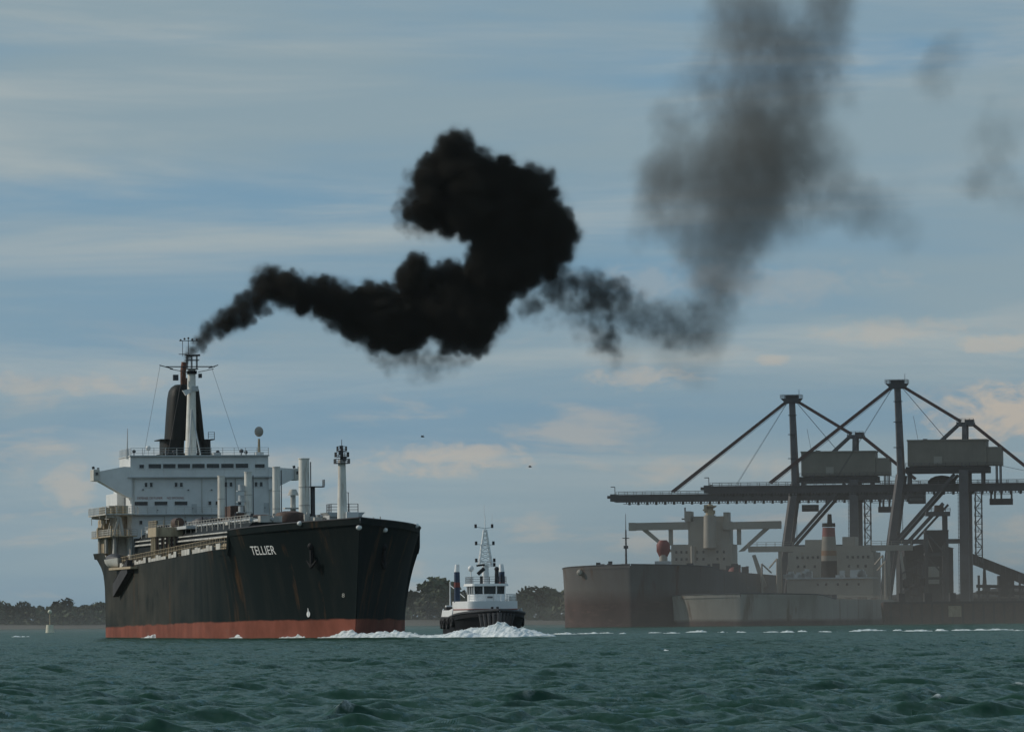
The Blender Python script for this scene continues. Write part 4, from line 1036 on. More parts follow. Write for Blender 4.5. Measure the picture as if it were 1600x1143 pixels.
    b.rail([(cx(1384), -2.6, cz(599)), (cx(1419), -2.6, cz(599))], 1.2, .09, 1.4); b.rail([(cx(1384), 2.6, cz(599)), (cx(1419), 2.6, cz(599))], 1.2, .09, 1.4)
    b.cyl((cx(1414), 0, cz(594)), (cx(1414), 0, cz(584)), .07, n=4); b.build('mast_head', M_craned, t)
    b = MB(); b.box((cx(1495), -3.8, cz(667)), (cx(1522), 3.8, cz(661))); b.box((cx(1508), -3.4, cz(661)), (cx(1521), 3.4, cz(657))); b.rail([(cx(1496), -3.8, cz(661)), (cx(1522), -3.8, cz(661))], 1.1, .09, 1.4); b.build('post_head', M_crane, t)
    # machinery house
    mh = MB().box((cx(1419), -5.2, cz(729)), (cx(1542), 5.2, cz(690))).build('machinery_house', M_house, t)
    MB().box((cx(1418), -5.5, cz(690)), (cx(1543), 5.5, cz(687.8))).build('house_roof', M_house, mh)
    MB().box((cx(1542.2), -4.6, cz(729)), (cx(1565), 4.6, cz(700))).build('house_annex', M_house, mh)
    for i in range(19):
        px = 1423 + 6.4*i; MB().box((cx(px), -5.28, cz(728)), (cx(px) + .2, -5.2, cz(691))).build('cladding_rib', M_house, mh)
    MB().box((cx(1460), -5.35, cz(726)), (cx(1473), -5.29, cz(714))).build('door', M_cream, mh)
    MB().box((cx(1416), -6.0, cz(740)), (cx(1545), 6.0, cz(730))).build('house_platform', M_dark, t)
    b = MB(); b.rail([(cx(1416), -6.0, cz(730)), (cx(1566), -6.0, cz(730))], 1.2, .08, 2.5); b.build('platform_rail', M_crane, mh)
    MB().box((cx(1442), -2.2, cz(690)), (cx(1448), 2.2, cz(686.2))).build('roof_vent', M_dgrey, mh)
    b = MB()
    for sd in (-1, 1):
        b.beam(G(1420, 740, sd, 4), G(1420, 756, sd, 4), .8, .8); b.beam(G(1535, 740, sd, 4), G(1535, 756, sd, 4), .8, .8); b.beam(G(1562, 729, sd, 3), G(1562, 757, sd, 3), .35, .35); b.beam(G(1556, 729, sd, 3), G(1556, 757, sd, 3), .35, .35)
    tag(b.build('house_support', M_crane, t), kind='stuff')
    # trolley, cabs, hanging gear
    b = MB(); b.box((cx(1545), -2.6, cz(790)), (cx(1580), 2.6, cz(780.5)))
    for px in (1546, 1552, 1562, 1578): b.box((cx(px), -2.4, cz(780.5)), (cx(px) + .3, 2.4, cz(769)))
    b.cyl((cx(1530), -2.4, cz(774)), (cx(1580), -2.4, cz(774)), .1, n=4); b.build('trolley', M_dark, t)
    cb = MB().box((cx(1418), -2.4, cz(787)), (cx(1444), 2.4, cz(776))).build('operator_cab', M_dark, t)
    MB().box((cx(1420), -2.5, cz(783)), (cx(1442), -2.41, cz(778))).build('cab_window', M_glass, cb)
    b = MB(); b.ball((cx(1470), 0, cz(755)), 3.0, 10, 7, (1.5, .8, .8)); b.box((cx(1455), -2.2, cz(757)), (cx(1486), 2.2, cz(752))); b.build('hoist_trolley', M_dark, t)
    # stair tower beside the land legs
    b = MB()
    for px in (1524, 1534):
        for yy in (-7.0, -4.6): b.cyl((cx(px), yy, cz(880)), (cx(px), yy, cz(768)), .13, n=4)
    for i, y in enumerate(range(772, 880, 12)):
        b.box((cx(1523), -7.1, cz(y) - .1), (cx(1535), -4.5, cz(y) + .1)); b.rail([(cx(1523), -7.1, cz(y)), (cx(1535), -7.1, cz(y))], 1.0, .06, 1.2, 2)
        p, q = ((1524, 1534) if i % 2 else (1534, 1524)); b.beam((cx(p), -6, cz(y + 12)), (cx(q), -6, cz(y)), .7, .25)
    b.build('stair_tower', M_craned, t)
    for px, y in ((1106, 755), (1270, 754)):
        b = MB(); b.cyl((cx(px), -3.2, cz(y)), (cx(px), -3.2, cz(y - 12)), .13, n=5); b.beam((cx(px), -3.2, cz(y - 12)), (cx(px - 7), -3.2, cz(y - 12)), .25, .25); b.build('lamp_post', M_dgrey, t)
    b = MB()
    for sd in (-1, 1):
        b.cyl(G(1398, 600, sd, .8), G(1300, 754, sd, 1.8), .06, n=4); b.cyl(G(1405, 600, sd, .8), G(1480, 690, sd, 1.5), .06, n=4)
        b.cyl(G(1396, 606, sd, 1.6), G(1206, 752, sd, 3.2), .07, n=4)
        b.cyl(G(1408, 787, sd, 1.2), G(1408, 846, sd, 1.2), .05, n=4); b.cyl(G(1562, 729, sd, 2), G(1622, 742, sd, 2), .06, n=4)
    tag(b.build('hoist_rope', M_dark, t), kind='stuff')
    b = MB()
    for z in np.arange(2, cz(760), 1.2): b.box((cx(1507) - 1.9, -8.9, z), (cx(1507) - 1.3, -8.3, z + .15))
    for px in (1498.5, 1501.5): b.beam((cx(px), -9.0, 1), (cx(px), -9.0, cz(760)), .15, .15)
    for y in (700, 660, 628): b.box((cx(1404) - 1.4, -hw_(y) - 1.2, cz(y)), (cx(1404) + 1.4, -hw_(y) - .4, cz(y) + .25))
    tag(b.build('ladder', M_craned, t), kind='stuff')
    MB().cyl((cx(1433), 2, cz(688)), (cx(1426), 2, cz(650)), .07, n=4).build('aerial', M_dgrey, t)
    return t
c2 = make_crane('nearer and taller grey gantry crane with its whole beige machinery house at the right')
c1 = copy_tree(c2)
c1.location = ((1237 - 800)*2234/FPX, 2234, 3.2)
tag(c1, 'farther grey gantry crane whose long boom reaches over the cream bridge wings', 'crane', 'grey gantry cranes on the quay')

# ------------------------------------------------------------------ what stands behind the quay on the right
def dthing(name, label, cat, px, D, group=None):
    x, z = dk(px, 960, D); return thing(name, label, cat, (x, D, 3.2), 0, group), lambda p: (p - px)*D/FPX, lambda y: dk(px, y, D)[1] - 3.2
s_, X, Z = dthing('storage_shed', 'dark shed on the quay right of the pale docked ship', 'shed', 1448, 2180)
MB().box((X(1408), -8, -1), (X(1484), 40, Z(856))).build('wall', M_dark, s_)
MB().prism([(X(1406), Z(857)), (X(1448), Z(847)), (X(1486), Z(857))], -9, 41, axis=1).build('roof', M_dark, s_)
for i in range(14): MB().box((X(1410) + i*1.1, -8.15, 0), (X(1410) + i*1.1 + .22, -8, Z(858))).build('cladding_rib', M_dark, s_)
MB().box((X(1438), -8.3, Z(912)), (X(1462), -8.16, Z(885))).build('door', M_cream, s_)
h_, X, Z = dthing('hopper_tower', 'dark steel hopper tower with open legs before the near crane', 'tower', 1460, 2040)
for sx in (1444, 1476):
    for yy in (-3, 3): MB().beam((X(sx), yy, -1), (X(sx), yy, Z(830)), .9, .9).build('leg', M_craned, h_)
for y in (940, 905, 868): MB().box((X(1441), -3.6, Z(y)), (X(1479), 3.6, Z(y - 4))).build('floor', M_craned, h_)
b = MB(); b.loft([[(X(1441), -4, Z(828)), (X(1479), -4, Z(828)), (X(1479), 4, Z(828)), (X(1441), 4, Z(828))], [(X(1455), -1.2, Z(862)), (X(1465), -1.2, Z(862)), (X(1465), 1.2, Z(862)), (X(1455), 1.2, Z(862))]]); b.build('hopper', M_craned, h_)
for p, q in (((1444, 940), (1476, 905)), ((1476, 905), (1444, 868)), ((1476, 868), (1444, 832))): MB().beam((X(p[0]), -3.2, Z(p[1])), (X(q[0]), -3.2, Z(q[1])), .4, .5).build('brace', M_craned, h_)
l_, X, Z = dthing('loader_crane', 'small dark jib crane rising between the sheds and the tall land legs', 'crane', 1472, 2060)
MB().beam((X(1474), 0, -1), (X(1474), 0, Z(800)), 1.6, 1.6).build('column', M_craned, l_)
MB().box((X(1444), -2, Z(806)), (X(1482), 2, Z(799))).build('slewing_deck', M_craned, l_)
MB().beam((X(1410), 0, Z(852)), (X(1472), 0, Z(786)), .8, 1.1).build('jib', M_craned, l_)
MB().beam((X(1420), .8, Z(852)), (X(1480), .8, Z(788)), .5, .7).build('jib', M_craned, l_)
MB().box((X(1458), -1.5, Z(799)), (X(1472), 1.5, Z(789))).build('cab', M_deckbr, l_)
b = MB(); b.rail([(X(1445), -2, Z(799)), (X(1482), -2, Z(799))], 1.1, .09, 1.5); b.build('deck_rail', M_craned, l_)
v_, X, Z = dthing('conveyor_gallery', 'sloping dark conveyor gallery running down to the right edge', 'conveyor', 1560, 2150)
MB().beam((X(1505), 0, Z(868)), (X(1680), 0, Z(938)), 3.6, 3.2).build('gallery', M_dark, v_)
for px in (1535, 1568, 1605, 1645):
    yb = 868 + (px - 1505)*.4
    for sx in (-4, 4): MB().beam((X(px + sx), 0, -1), (X(px), 0, Z(yb + 4)), .7, .7).build('trestle', M_craned, v_)
b = MB()
for i in range(20):
    px = 1508 + 8.5*i; y = 868 + (px - 1505)*.4; b.beam((X(px), -1.9, Z(y + 7)), (X(px), -1.9, Z(y - 8)), .22, .22)
b.build('gallery_frame', M_craned, v_)
MB().box((X(1556), -4, -1), (X(1580), 4, Z(899))).build('transfer_house', M_dark, v_)
for nm, lab, px, D, w, y, hh in (('coal_heap', 'long dark coal heap behind the striped funnel ship', 1400, 2300, 40, 922, 1), ('coal_heap', 'dark coal heap under the sloping conveyor at the right edge', 1580, 2260, 60, 915, 1), ('coal_heap', 'dark coal heap between the tall land legs and the shed', 1500, 2240, 34, 918, 1)):
    o_, X, Z = dthing(nm, lab, 'coal heap', px, D)
    b = MB(); rings = []
    for i in range(15):
        t = -1 + 2*i/14; rr = []
        for q in np.linspace(0, math.pi, 9): rr.append((w*.55*t*1.0, 12*math.cos(q), (Z(y))*max(.02, (1 - abs(t)**3))*math.sin(q)**1.3*(.9 + .2*mnoise.noise((t*2.1, q, px))) - .3))
        rings.append(rr)
    b.loft(rings); b.build('heap', M_coal, o_, 60)
w_, X, Z = dthing('dock_wall', 'dark low transfer building along the quay at far right', 'building', 1560, 2120)
MB().box((X(1488), -3, -1), (X(1700), 14, Z(934))).build('wall', M_dark, w_)
MB().box((X(1487), -3.4, Z(934)), (X(1701), 14.4, Z(932))).build('roof', M_conc, w_)
for p in range(1496, 1600, 13): MB().box((X(p), -3.2, Z(951)), (X(p + 7), -3.02, Z(940))).build('doorway', M_coal, w_)
MB().box((X(1530), -3.3, Z(948)), (X(1556), -3.05, Z(942))).build('panel', M_grey, w_)
b_, X, Z = dthing('coal_barge', 'low dark barge moored at the quay right of the pale ship', 'barge', 1470, 1960)
b_.location.z = 0
MB().prism([(X(1378), -1), (X(1374), 6.2), (X(1640), 6.0), (X(1640), -1)], -6, 6, axis=1).build('hull', M_deckbr, b_)
MB().box((X(1376), -6.3, 5.9), (X(1640), 6.3, 6.5)).build('gunwale', M_dark, b_)
for p in range(1385, 1640, 16): MB().box((X(p), -6.5, 0), (X(p) + .6, -6.0, 5.9)).build('rubbing_post', M_dark, b_)
for p, w in ((1400, 10), (1440, 12), (1480, 9)): MB().box((X(p), -3, 6.5), (X(p + w), 3, 9)).build('hatch', M_dark, b_)
MB().box((X(1476), -6.6, 2.0), (X(1496), -6.02, 5.2)).build('patch_plate', M_tan, b_)

g = random.Random(77)                                          # deck posts and hose derricks of the pale ship, gear along the quay
for px, a, y1 in ((1196, 150, 905), (1206, 190, 880), (1150, 90, 918), (1226, 196, 872), (1384, 205, 868), (1396, 190, 878)):
    d_ = MB(); d_.cyl((a, by(px), 7), (a, by(px), bzz(y1)), .45, .3, 7); d_.beam((a, by(px), bzz(y1)), (a + 3, by(px + g.choice((-14, 13))), bzz(y1 + 14)), .35, .35); d_.build('derrick_post', M_cream, B, 40)
MB().rail([(60, -20, 7.3), (200, -20, 7.3)], 1.2, .08, 4, 2).build('deck_rail', M_cream, B)
MB().rail([(60, 20, 7.3), (200, 20, 7.3)], 1.2, .08, 4, 2).build('deck_rail', M_cream, B)
MB().rail([(50, 20, 15.6), (240, 20, 15.6)], 1.2, .08, 4, 2).build('deck_rail', M_cream, A)
m_, X, Z = dthing('quay_machinery', 'tangle of dark steel frames between the pale ship and the near crane legs', 'machinery', 1425, 2035)
for p in (1404, 1413, 1424, 1433, 1440): MB().beam((X(p), g.uniform(-3, 3), -1), (X(p + g.uniform(-2, 2)), g.uniform(-3, 3), Z(g.uniform(862, 900))), .7, .7).build('column', g.choice((M_craned, M_dark)), m_)
for k_ in range(7):
    y = g.uniform(870, 935); p = g.uniform(1402, 1418); MB().beam((X(p), -3, Z(y)), (X(p + g.uniform(14, 30)), -3, Z(y + g.uniform(-14, 14))), .5, .6).build('strut', g.choice((M_craned, M_dark, M_crane)), m_)
for p, y, w in ((1406, 905, 9), (1420, 918, 12), (1434, 902, 7)): MB().box((X(p), -4, Z(y + 13)), (X(p + w), 3, Z(y))).build('housing', M_dark, m_, None, .3)
n_, X, Z = dthing('quay_pylon', 'dark steel pylons and pipe bridge right of the tall land legs', 'pipe bridge', 1545, 2070)
for p in (1526, 1540, 1558, 1574, 1590): MB().beam((X(p), 0, -1), (X(p), 0, Z(g.uniform(896, 915))), .7, .7).build('column', M_craned, n_)
for y in (915, 925): MB().beam((X(1522), 0, Z(y)), (X(1640), 0, Z(y + 3)), .8, 1.0).build('pipe', M_dark, n_)
for p in (1530, 1548, 1565, 1582): MB().beam((X(p), -.5, Z(950)), (X(p + 13), -.5, Z(918)), .4, .4).build('brace', M_craned, n_)
# ------------------------------------------------------------------ channel beacon and birds
x, z = dk(75, 985, 1700)
bc = thing('channel_beacon', 'slim pale channel beacon standing in the water at the far left', 'beacon', (x, 1700, 0))
MB().cyl((0, 0, -1), (0, 0, 2.0), 1.3, .9, 10).build('base', M_yel, bc, 40)
MB().cyl((0, 0, 1.0), (0, 0, 5.2), .16, .12, 6).build('pole', M_tan, bc)
MB().ball((0, 0, 5.3), .55, 9, 6).build('topmark', M_yel, bc, 50)
for nm, px, py, D, lab in (('bird', 660, 682, 700, 'tiny dark bird flying above the gap between tanker and tug'), ('bird', 828, 729, 760, 'tiny dark bird flying lower and right of the other bird')):
    o = thing(nm, lab, 'bird', P(px, py, D), .4, 'birds in the sky')
    rings = [[(x_, r_*math.cos(t), r_*math.sin(t)) for t in np.linspace(0, 6.283, 8)[:-1]] for x_, r_ in ((-.2, .01), (-.1, .05), (.03, .065), (.14, .045), (.2, .035), (.26, .005))]
    MB().loft(rings).build('body', M_dark, o, 50)
    for sd in (1, -1): MB().loft([[(-.07, sd*.04, .02), (.08, sd*.04, .03), (.08, sd*.04, .045)], [(-.06, sd*.27, .13), (.06, sd*.27, .15), (.05, sd*.27, .16)], [(-.12, sd*.52, .08), (-.09, sd*.53, .085), (-.1, sd*.52, .09)]]).build('wing', M_dark, o, 50)

# ------------------------------------------------------------------ foam: bow waves and a far line of breakers
def foam_mat():
    m = bpy.data.materials.new('white foam'); m.use_nodes = True; t = m.node_tree; b = t.nodes['Principled BSDF']
    b.inputs['Roughness'].default_value = .85
    co = t.nodes.new('ShaderNodeTexCoord'); n = t.nodes.new('ShaderNodeTexNoise'); n.inputs['Scale'].default_value = 1.6; n.inputs['Detail'].default_value = 8; n.inputs['Roughness'].default_value = .7
    t.links.new(co.outputs['Object'], n.inputs['Vector'])
    r = t.nodes.new('ShaderNodeMapRange'); r.inputs[1].default_value = .38; r.inputs[2].default_value = .56; t.links.new(n.outputs['Fac'], r.inputs[0])
    x = t.nodes.new('ShaderNodeMix'); x.data_type = 'RGBA'; x.inputs[6].default_value = (.42,.48,.47,1); x.inputs[7].default_value = (.76,.79,.79,1)
    t.links.new(r.outputs[0], x.inputs[0]); t.links.new(x.outputs[2], b.inputs['Base Color'])
    bp = t.nodes.new('ShaderNodeBump'); bp.inputs['Strength'].default_value = .4; bp.inputs['Distance'].default_value = .2; t.links.new(n.outputs['Fac'], bp.inputs['Height']); t.links.new(bp.outputs[0], b.inputs['Normal'])
    return m
M_foam = foam_mat()
def foam_ridge(b, p0, p1, prof, width, seed, n=120, rough=.5):
    """lumpy ridge of white water from p0 to p1; prof(t) is its height"""
    p0 = Vector(p0); p1 = Vector(p1); d = (p1 - p0); nrm = Vector((-d.y, d.x, 0)).normalized(); rows = []
    m = 13
    for i in range(n + 1):
        t = i/n; h = prof(t); row = []
        for j in range(m):
            q = -1 + 2*j/(m - 1)
            base = p0 + d*t + nrm*(q*width*(.35 + .65*min(1, h*1.3))*.5)
            f = mnoise.fractal((base.x*.55 + seed, base.y*.4, seed*1.7), .8, 2.1, 5)
            f2 = mnoise.fractal((base.x*1.9 + seed, base.y*1.3, seed*2.7), .8, 2.1, 4)
            z = h*(1 - q*q)*(1 + rough*f + rough*.45*f2) - .16 + .06*f2
            row.append((base.x, base.y + .5*f, z))
        rows.append(row)
    vs = [p for r in rows for p in r]; fs = []
    for i in range(n):
        for j in range(m - 1): a = i*m + j; fs.append((a, a + 1, a + 1 + m, a + m))
    return b.add(vs, fs)
def W0(px, D): return ((px - 802)*D/FPX, D, 0)
def lump(t, c, w, h): return h*math.exp(-((t - c)/w)**2)
b = MB()
foam_ridge(b, W0(664, TD + 1), W0(872, TD - 7), lambda t: (.5 + lump(t, .64, .16, .95) + lump(t, .48, .14, .75) + lump(t, .3, .12, .5))*min(1, 12*(1-t)), 7.0, 1.3, 240, .28)
foam_ridge(b, W0(740, TD - 8), W0(860, TD - 12), lambda t: .25 + lump(t, .5, .25, .8), 6.0, 4.1, 130, .35)
foam_ridge(b, W0(690, TD - 4), W0(760, TD - 7), lambda t: .2 + lump(t, .5, .3, .7), 5.0, 7.7, 90, .4)
tag(b.build('tug_bow_wave', M_foam, None, 80), 'white bow wave churned up by the tugboat', None, None, 'stuff')
b = MB()
foam_ridge(b, W0(500, 902), W0(640, 894), lambda t: .25 + lump(t, .35, .18, .7) + lump(t, .75, .2, .6), 4.8, 2.2, 160, .45)
foam_ridge(b, W0(555, 893), W0(690, 888), lambda t: .25 + lump(t, .45, .3, .6), 4.2, 3.3, 150, .5)
foam_ridge(b, W0(355, 930), W0(430, 925), lambda t: lump(t, .5, .35, .85), 3.2, 5.5, 70, .9)
foam_ridge(b, W0(218, 1000), W0(256, 996), lambda t: lump(t, .5, .35, .75), 2.6, 6.5, 50, .8)
foam_ridge(b, W0(435, 915), W0(505, 908), lambda t: lump(t, .5, .4, .6), 2.8, 8.5, 60, 1.0)
tag(b.build('tanker_bow_wave', M_foam, None, 80), 'thin white foam along the waterline of the black tanker', None, None, 'stuff')
b = MB(); g = random.Random(21)
for px, w in ((884,26),(925,34),(946,22),(972,14),(1024,24),(1050,36),(1090,22),(1130,18),(1156,14),(1204,20),(1230,16),(1252,12),(1290,36),(1335,14),(1362,34),(1402,10),(1436,34),(1470,14),(1504,30),(1552,56),(1590,16)):
    D = g.uniform(985, 1060); hh = g.uniform(.24, .42); w *= g.uniform(.9, 1.6)
    foam_ridge(b, W0(px - w*.8, D), W0(px + w*.8, D - 3), lambda t: max(0, lump(t, .45, .34, hh)), 3.0, px*.37, 48, .55)
for px, py, w in ((548,1058,30),(1345,1027,34),(1420,1042,26),(690,1140,34),(1300,1066,26),(820,1028,30),(1490,1040,14),(30,993,26),(85,1021,14),(1040,1013,20),(635,1010,14),(765,1046,18)):
    D = FPX*CAM_Z*.93/(py - (968 + (800 - px)*14/1600)); b2w = w
    foam_ridge(b, W0(px - w/2, D), W0(px + w/2, D - D*.004), lambda t: lump(t, .5, .33, .04 + .0003*D), .005*D, px*.11, 40, 1.2)
tag(b.build('whitecaps', M_foam, None, 80), 'broken white wave crests on the sea', None, None, 'stuff')
# ------------------------------------------------------------------ smoke: density grids filled puff by puff
def fractal(shape, cells, oct, seed, gain=.55):
    g = np.random.default_rng(seed); out = np.zeros(shape, np.float32); amp = 1.0; tot = 0
    for o in range(oct):
        n = [max(2, int(round(c * 2**o)) + 2) for c in cells]
        a = g.uniform(-1, 1, n).astype(np.float32)
        for ax in range(3):
            t = np.linspace(0, n[ax] - 1.001, shape[ax]); i = t.astype(int); f = (t - i).astype(np.float32); f = f*f*(3 - 2*f)
            sh = [1, 1, 1]; sh[ax] = -1; f = f.reshape(sh)
            a = np.take(a, i, ax)*(1 - f) + np.take(a, i + 1, ax)*f
        out += amp*a; tot += amp; amp *= gain
    return out / tot
def smoke_object(name, label, mn, mx, vox, fill, color, dens, aniso=0.0):
    n = [int((b - a)/vox) + 1 for a, b in zip(mn, mx)]
    mn = np.array(mn); mx = mn + (np.array(n) - 1)*vox
    field = fill(mn, n, vox).astype(np.float32)
    ax = [mn[i] + vox*np.arange(n[i]) for i in range(3)]
    co = np.empty((n[2], n[1], n[0], 3), np.float32)
    co[..., 0] = ax[0][None, None, :]; co[..., 1] = ax[1][None, :, None]; co[..., 2] = ax[2][:, None, None]
    me = bpy.data.meshes.new(name); me.vertices.add(co.size//3); me.vertices.foreach_set('co', co.ravel())
    at = me.attributes.new('puff', 'FLOAT', 'POINT'); at.data.foreach_set('value', np.ascontiguousarray(field.transpose(2, 1, 0)).ravel())
    ob = bpy.data.objects.new(name, me); COL.objects.link(ob)
    ng = bpy.data.node_groups.new(name + ' grid', 'GeometryNodeTree')
    ng.interface.new_socket('Geometry', in_out='INPUT', socket_type='NodeSocketGeometry'); ng.interface.new_socket('Geometry', in_out='OUTPUT', socket_type='NodeSocketGeometry')
    N_ = ng.nodes.new; L_ = ng.links.new
    gi = N_('NodeGroupInput'); go = N_('NodeGroupOutput'); vc = N_('GeometryNodeVolumeCube')
    vc.inputs['Min'].default_value = mn; vc.inputs['Max'].default_value = mx
    for i, k in enumerate('XYZ'): vc.inputs['Resolution ' + k].default_value = n[i]
    def vm(op, a, val):
        x = N_('ShaderNodeVectorMath'); x.operation = op; L_(a, x.inputs[0])
        if val is not None: x.inputs[1].default_value = val
        return x
    v = vm('SUBTRACT', N_('GeometryNodeInputPosition').outputs[0], tuple(mn - vox*.5)); v = vm('SCALE', v.outputs[0], None); v.inputs['Scale'].default_value = 1/vox
    v = vm('FLOOR', v.outputs[0], None); v = vm('DOT_PRODUCT', v.outputs[0], (1, n[0], n[0]*n[1]))
    si = N_('GeometryNodeSampleIndex'); si.data_type = 'FLOAT'; si.domain = 'POINT'; L_(gi.outputs[0], si.inputs['Geometry'])
    na = N_('GeometryNodeInputNamedAttribute'); na.data_type = 'FLOAT'; na.inputs['Name'].default_value = 'puff'
    L_(na.outputs[0], si.inputs['Value']); L_(v.outputs['Value'], si.inputs['Index']); L_(si.outputs[0], vc.inputs['Density'])
    m = bpy.data.materials.new(name); m.use_nodes = True; t = m.node_tree; t.nodes.clear()
    pv = t.nodes.new('ShaderNodeVolumePrincipled'); o = t.nodes.new('ShaderNodeOutputMaterial'); t.links.new(pv.outputs[0], o.inputs['Volume'])
    pv.inputs['Color'].default_value = color + (1,); pv.inputs['Density'].default_value = dens; pv.inputs['Anisotropy'].default_value = aniso
    me.materials.append(m)
    sm = N_('GeometryNodeSetMaterial'); sm.inputs['Material'].default_value = m; L_(vc.outputs[0], sm.inputs[0]); L_(sm.outputs[0], go.inputs[0])
    ob.modifiers.new('grid', 'NODES').node_group = ng
    return tag(ob, label, None, None, 'stuff')
SD = 1082.0; ks = SD/FPX
def sp(px, py): v = P(px, py, SD); return v.x, v.z
# (px, py, radius px, weight): traced lobes of the dense plume
DENSE = [(291,566,6,.9),(296,556,10,.82),(303,547,13,.8),(313,537,16,.74),(325,525,19,.74),(338,514,22,.76),(353,504,24,.78),(370,493,27,.8),(388,482,29,.85),(404,470,28,.85),(414,450,30,.75),(408,436,22,.5),
 (432,448,32,.95),(455,455,34,1),(480,460,35,1),(462,440,22,.8),(495,450,26,1),(510,470,36,1),(535,482,38,1.05),(560,495,42,1.1),(585,470,33,1.1),(575,455,20,1),(600,505,46,1.15),(605,465,26,1),(625,520,38,1.1),(640,500,48,1.2),(645,440,30,1.1),(652,418,26,1),(665,470,44,1.2),(690,445,36,1.1),(712,432,24,1),(700,490,52,1.2),
 (735,500,50,1.2),(740,530,30,1.1),(720,535,24,1),(765,475,42,1.2),(745,450,38,1.2),(760,425,40,1.2),(778,395,46,1.2),(795,430,48,1.15),
 (710,240,36,.95),(705,228,26,.9),(690,270,42,1),(735,270,48,1.1),(665,300,36,.85),(650,330,34,.75),(640,345,24,.5),(690,320,50,1.1),(740,325,58,1.2),(790,320,58,1.2),(780,285,40,1.1),(800,355,62,1.2),(835,300,40,1.1),(828,285,28,1),(850,340,48,1.15),(860,375,44,1.1),(875,360,30,1),(838,398,46,1.0),(812,418,42,.95),(860,440,36,.58),(825,470,30,.5),(870,455,30,.55),
 (868,402,26,.7),(876,385,22,.7),(845,440,34,.5),(880,435,34,.46),(815,458,26,.46),(905,450,28,.5),(925,462,30,.52),(940,470,24,.58),(945,490,20,.52),(950,515,18,.44),(955,540,17,.36),(965,450,16,.3),(978,440,9,.28),(985,495,22,.38),(1000,488,26,.36),(1020,500,30,.36),(1050,505,34,.36),(1080,510,34,.36),(965,470,26,.42),
 (850,492,16,.3),(838,500,13,.25),(640,550,22,.55),(665,562,26,.42),(690,555,28,.42),(675,582,24,.28),(650,585,20,.25),(600,560,18,.45),(604,580,13,.3),(620,572,18,.3),(705,575,18,.25),(585,540,18,.7),(745,550,14,.9),(700,540,20,.9),(560,530,16,.4),(920,520,22,.10),(900,490,24,.12),(600,625,26,.025),(648,615,20,.02),(372,570,20,.022),(634,352,20,.5),(622,330,15,.4),(630,300,16,.42),(640,275,15,.36),(905,470,24,.3),(930,500,20,.35),(945,530,20,.3),(955,560,16,.16),(930,545,14,.12),(870,475,24,.38),(855,505,18,.22),(885,500,20,.22),(820,480,16,.4),(960,470,20,.4),(1000,500,26,.26),(1040,510,28,.26),(1075,520,28,.28),(615,560,20,.3),(640,565,22,.26),(660,575,24,.2),(655,600,14,.1),(690,575,20,.16),(725,560,18,.5),(580,555,14,.4),(545,530,16,.4),(520,510,16,.5),(490,492,14,.5),(610,590,10,.12),(605,610,8,.08),(765,530,18,.4),(780,510,16,.5),(640,300,18,.35),(635,320,18,.35),(645,360,20,.4),(670,370,16,.35),(655,265,14,.4)]
def fill_dense(mn, n, vox):
    g = np.random.default_rng(17); pf = []
    for px, py, r, w in DENSE:
        if px > 892 and w < .62: r, w = r*1.3, min(.6, (w*1.3 + .05)*(1.05 - .6*min(1, max(0, (px - 930)/160))))
        x, z = sp(px, py); rr = r*ks; y = SD + g.normal(0, .22)*rr
        pf.append((x, y, z, rr*.80, w))
        if r > 9:
            kids = int(10 + r*.55)
            for q in range(kids):                       # smaller billows on the skin of each lobe, and again on those
                d = g.normal(size=3); d /= np.linalg.norm(d); s = rr*g.uniform(.22, .46)
                c = np.array((x, y, z)) + d*(rr*.92 - s*.55); pf.append((*c, s, w*g.uniform(.25, 1.0)))
                if s > .7:
                    for e in range(3):
                        d2 = g.normal(size=3); d2 /= np.linalg.norm(d2); s2 = s*g.uniform(.3, .5)
                        if np.dot(d2, d) > -.2: pf.append((*(c + d2*s*.8), s2, w*g.uniform(.2, .85)))
    cells = [k*vox/5.0 for k in n]
    wx = [fractal(n, cells, 5, 40 + i, .68)*2.3 for i in range(3)]
    nz = fractal(n, [k*vox/2.2 for k in n], 4, 77, .65)
    X = [mn[i] + vox*np.arange(n[i]) for i in range(3)]
    F = np.zeros(n, np.float32); T = np.zeros(n, np.float32)
    rid = 1 - np.abs(fractal(n, [n[0]*vox/3.4, n[1]*vox/3.4, n[2]*vox/4.6], 4, 78, .6))*3.2
    for x, y, z, r, w in pf:
        c = (x, y, z); pad = r*1.75 + 2.6; lo = [max(0, int((c[i] - pad - mn[i])/vox)) for i in range(3)]; hi = [min(n[i], int((c[i] + pad - mn[i])/vox) + 2) for i in range(3)]
        if any(h <= l for l, h in zip(lo, hi)): continue
        sl = tuple(slice(l, h) for l, h in zip(lo, hi)); f = min(1.0, r*.45)
        d = np.sqrt((X[0][sl[0]][:, None, None] + wx[0][sl]*f - x)**2 + (X[1][sl[1]][None, :, None] + wx[1][sl]*f - y)**2 + (X[2][sl[2]][None, None, :] + wx[2][sl]*f - z)**2)/r
        if w > .62:
            v = np.clip((1.14 - d)/.62, 0, 1); v = v*v*(3 - 2*v)*w; F[sl] = np.maximum(F[sl], v)
        t = np.clip((1.68 - d)/1.0, 0, 1); T[sl] = np.maximum(T[sl], t*t*min(w, .8))
    F = np.clip(F - np.clip(.3 + 1.6*nz, 0, 1)*.6*np.exp(-(F/.7)**2), 0, None)
    T = T*np.clip(.42 + .62*rid + .75*nz, 0, 1.6)
    return 1.2*F**1.7 + 1.0*T**1.6
x0, z1 = sp(270, 180); x1, z0 = sp(1130, 660)
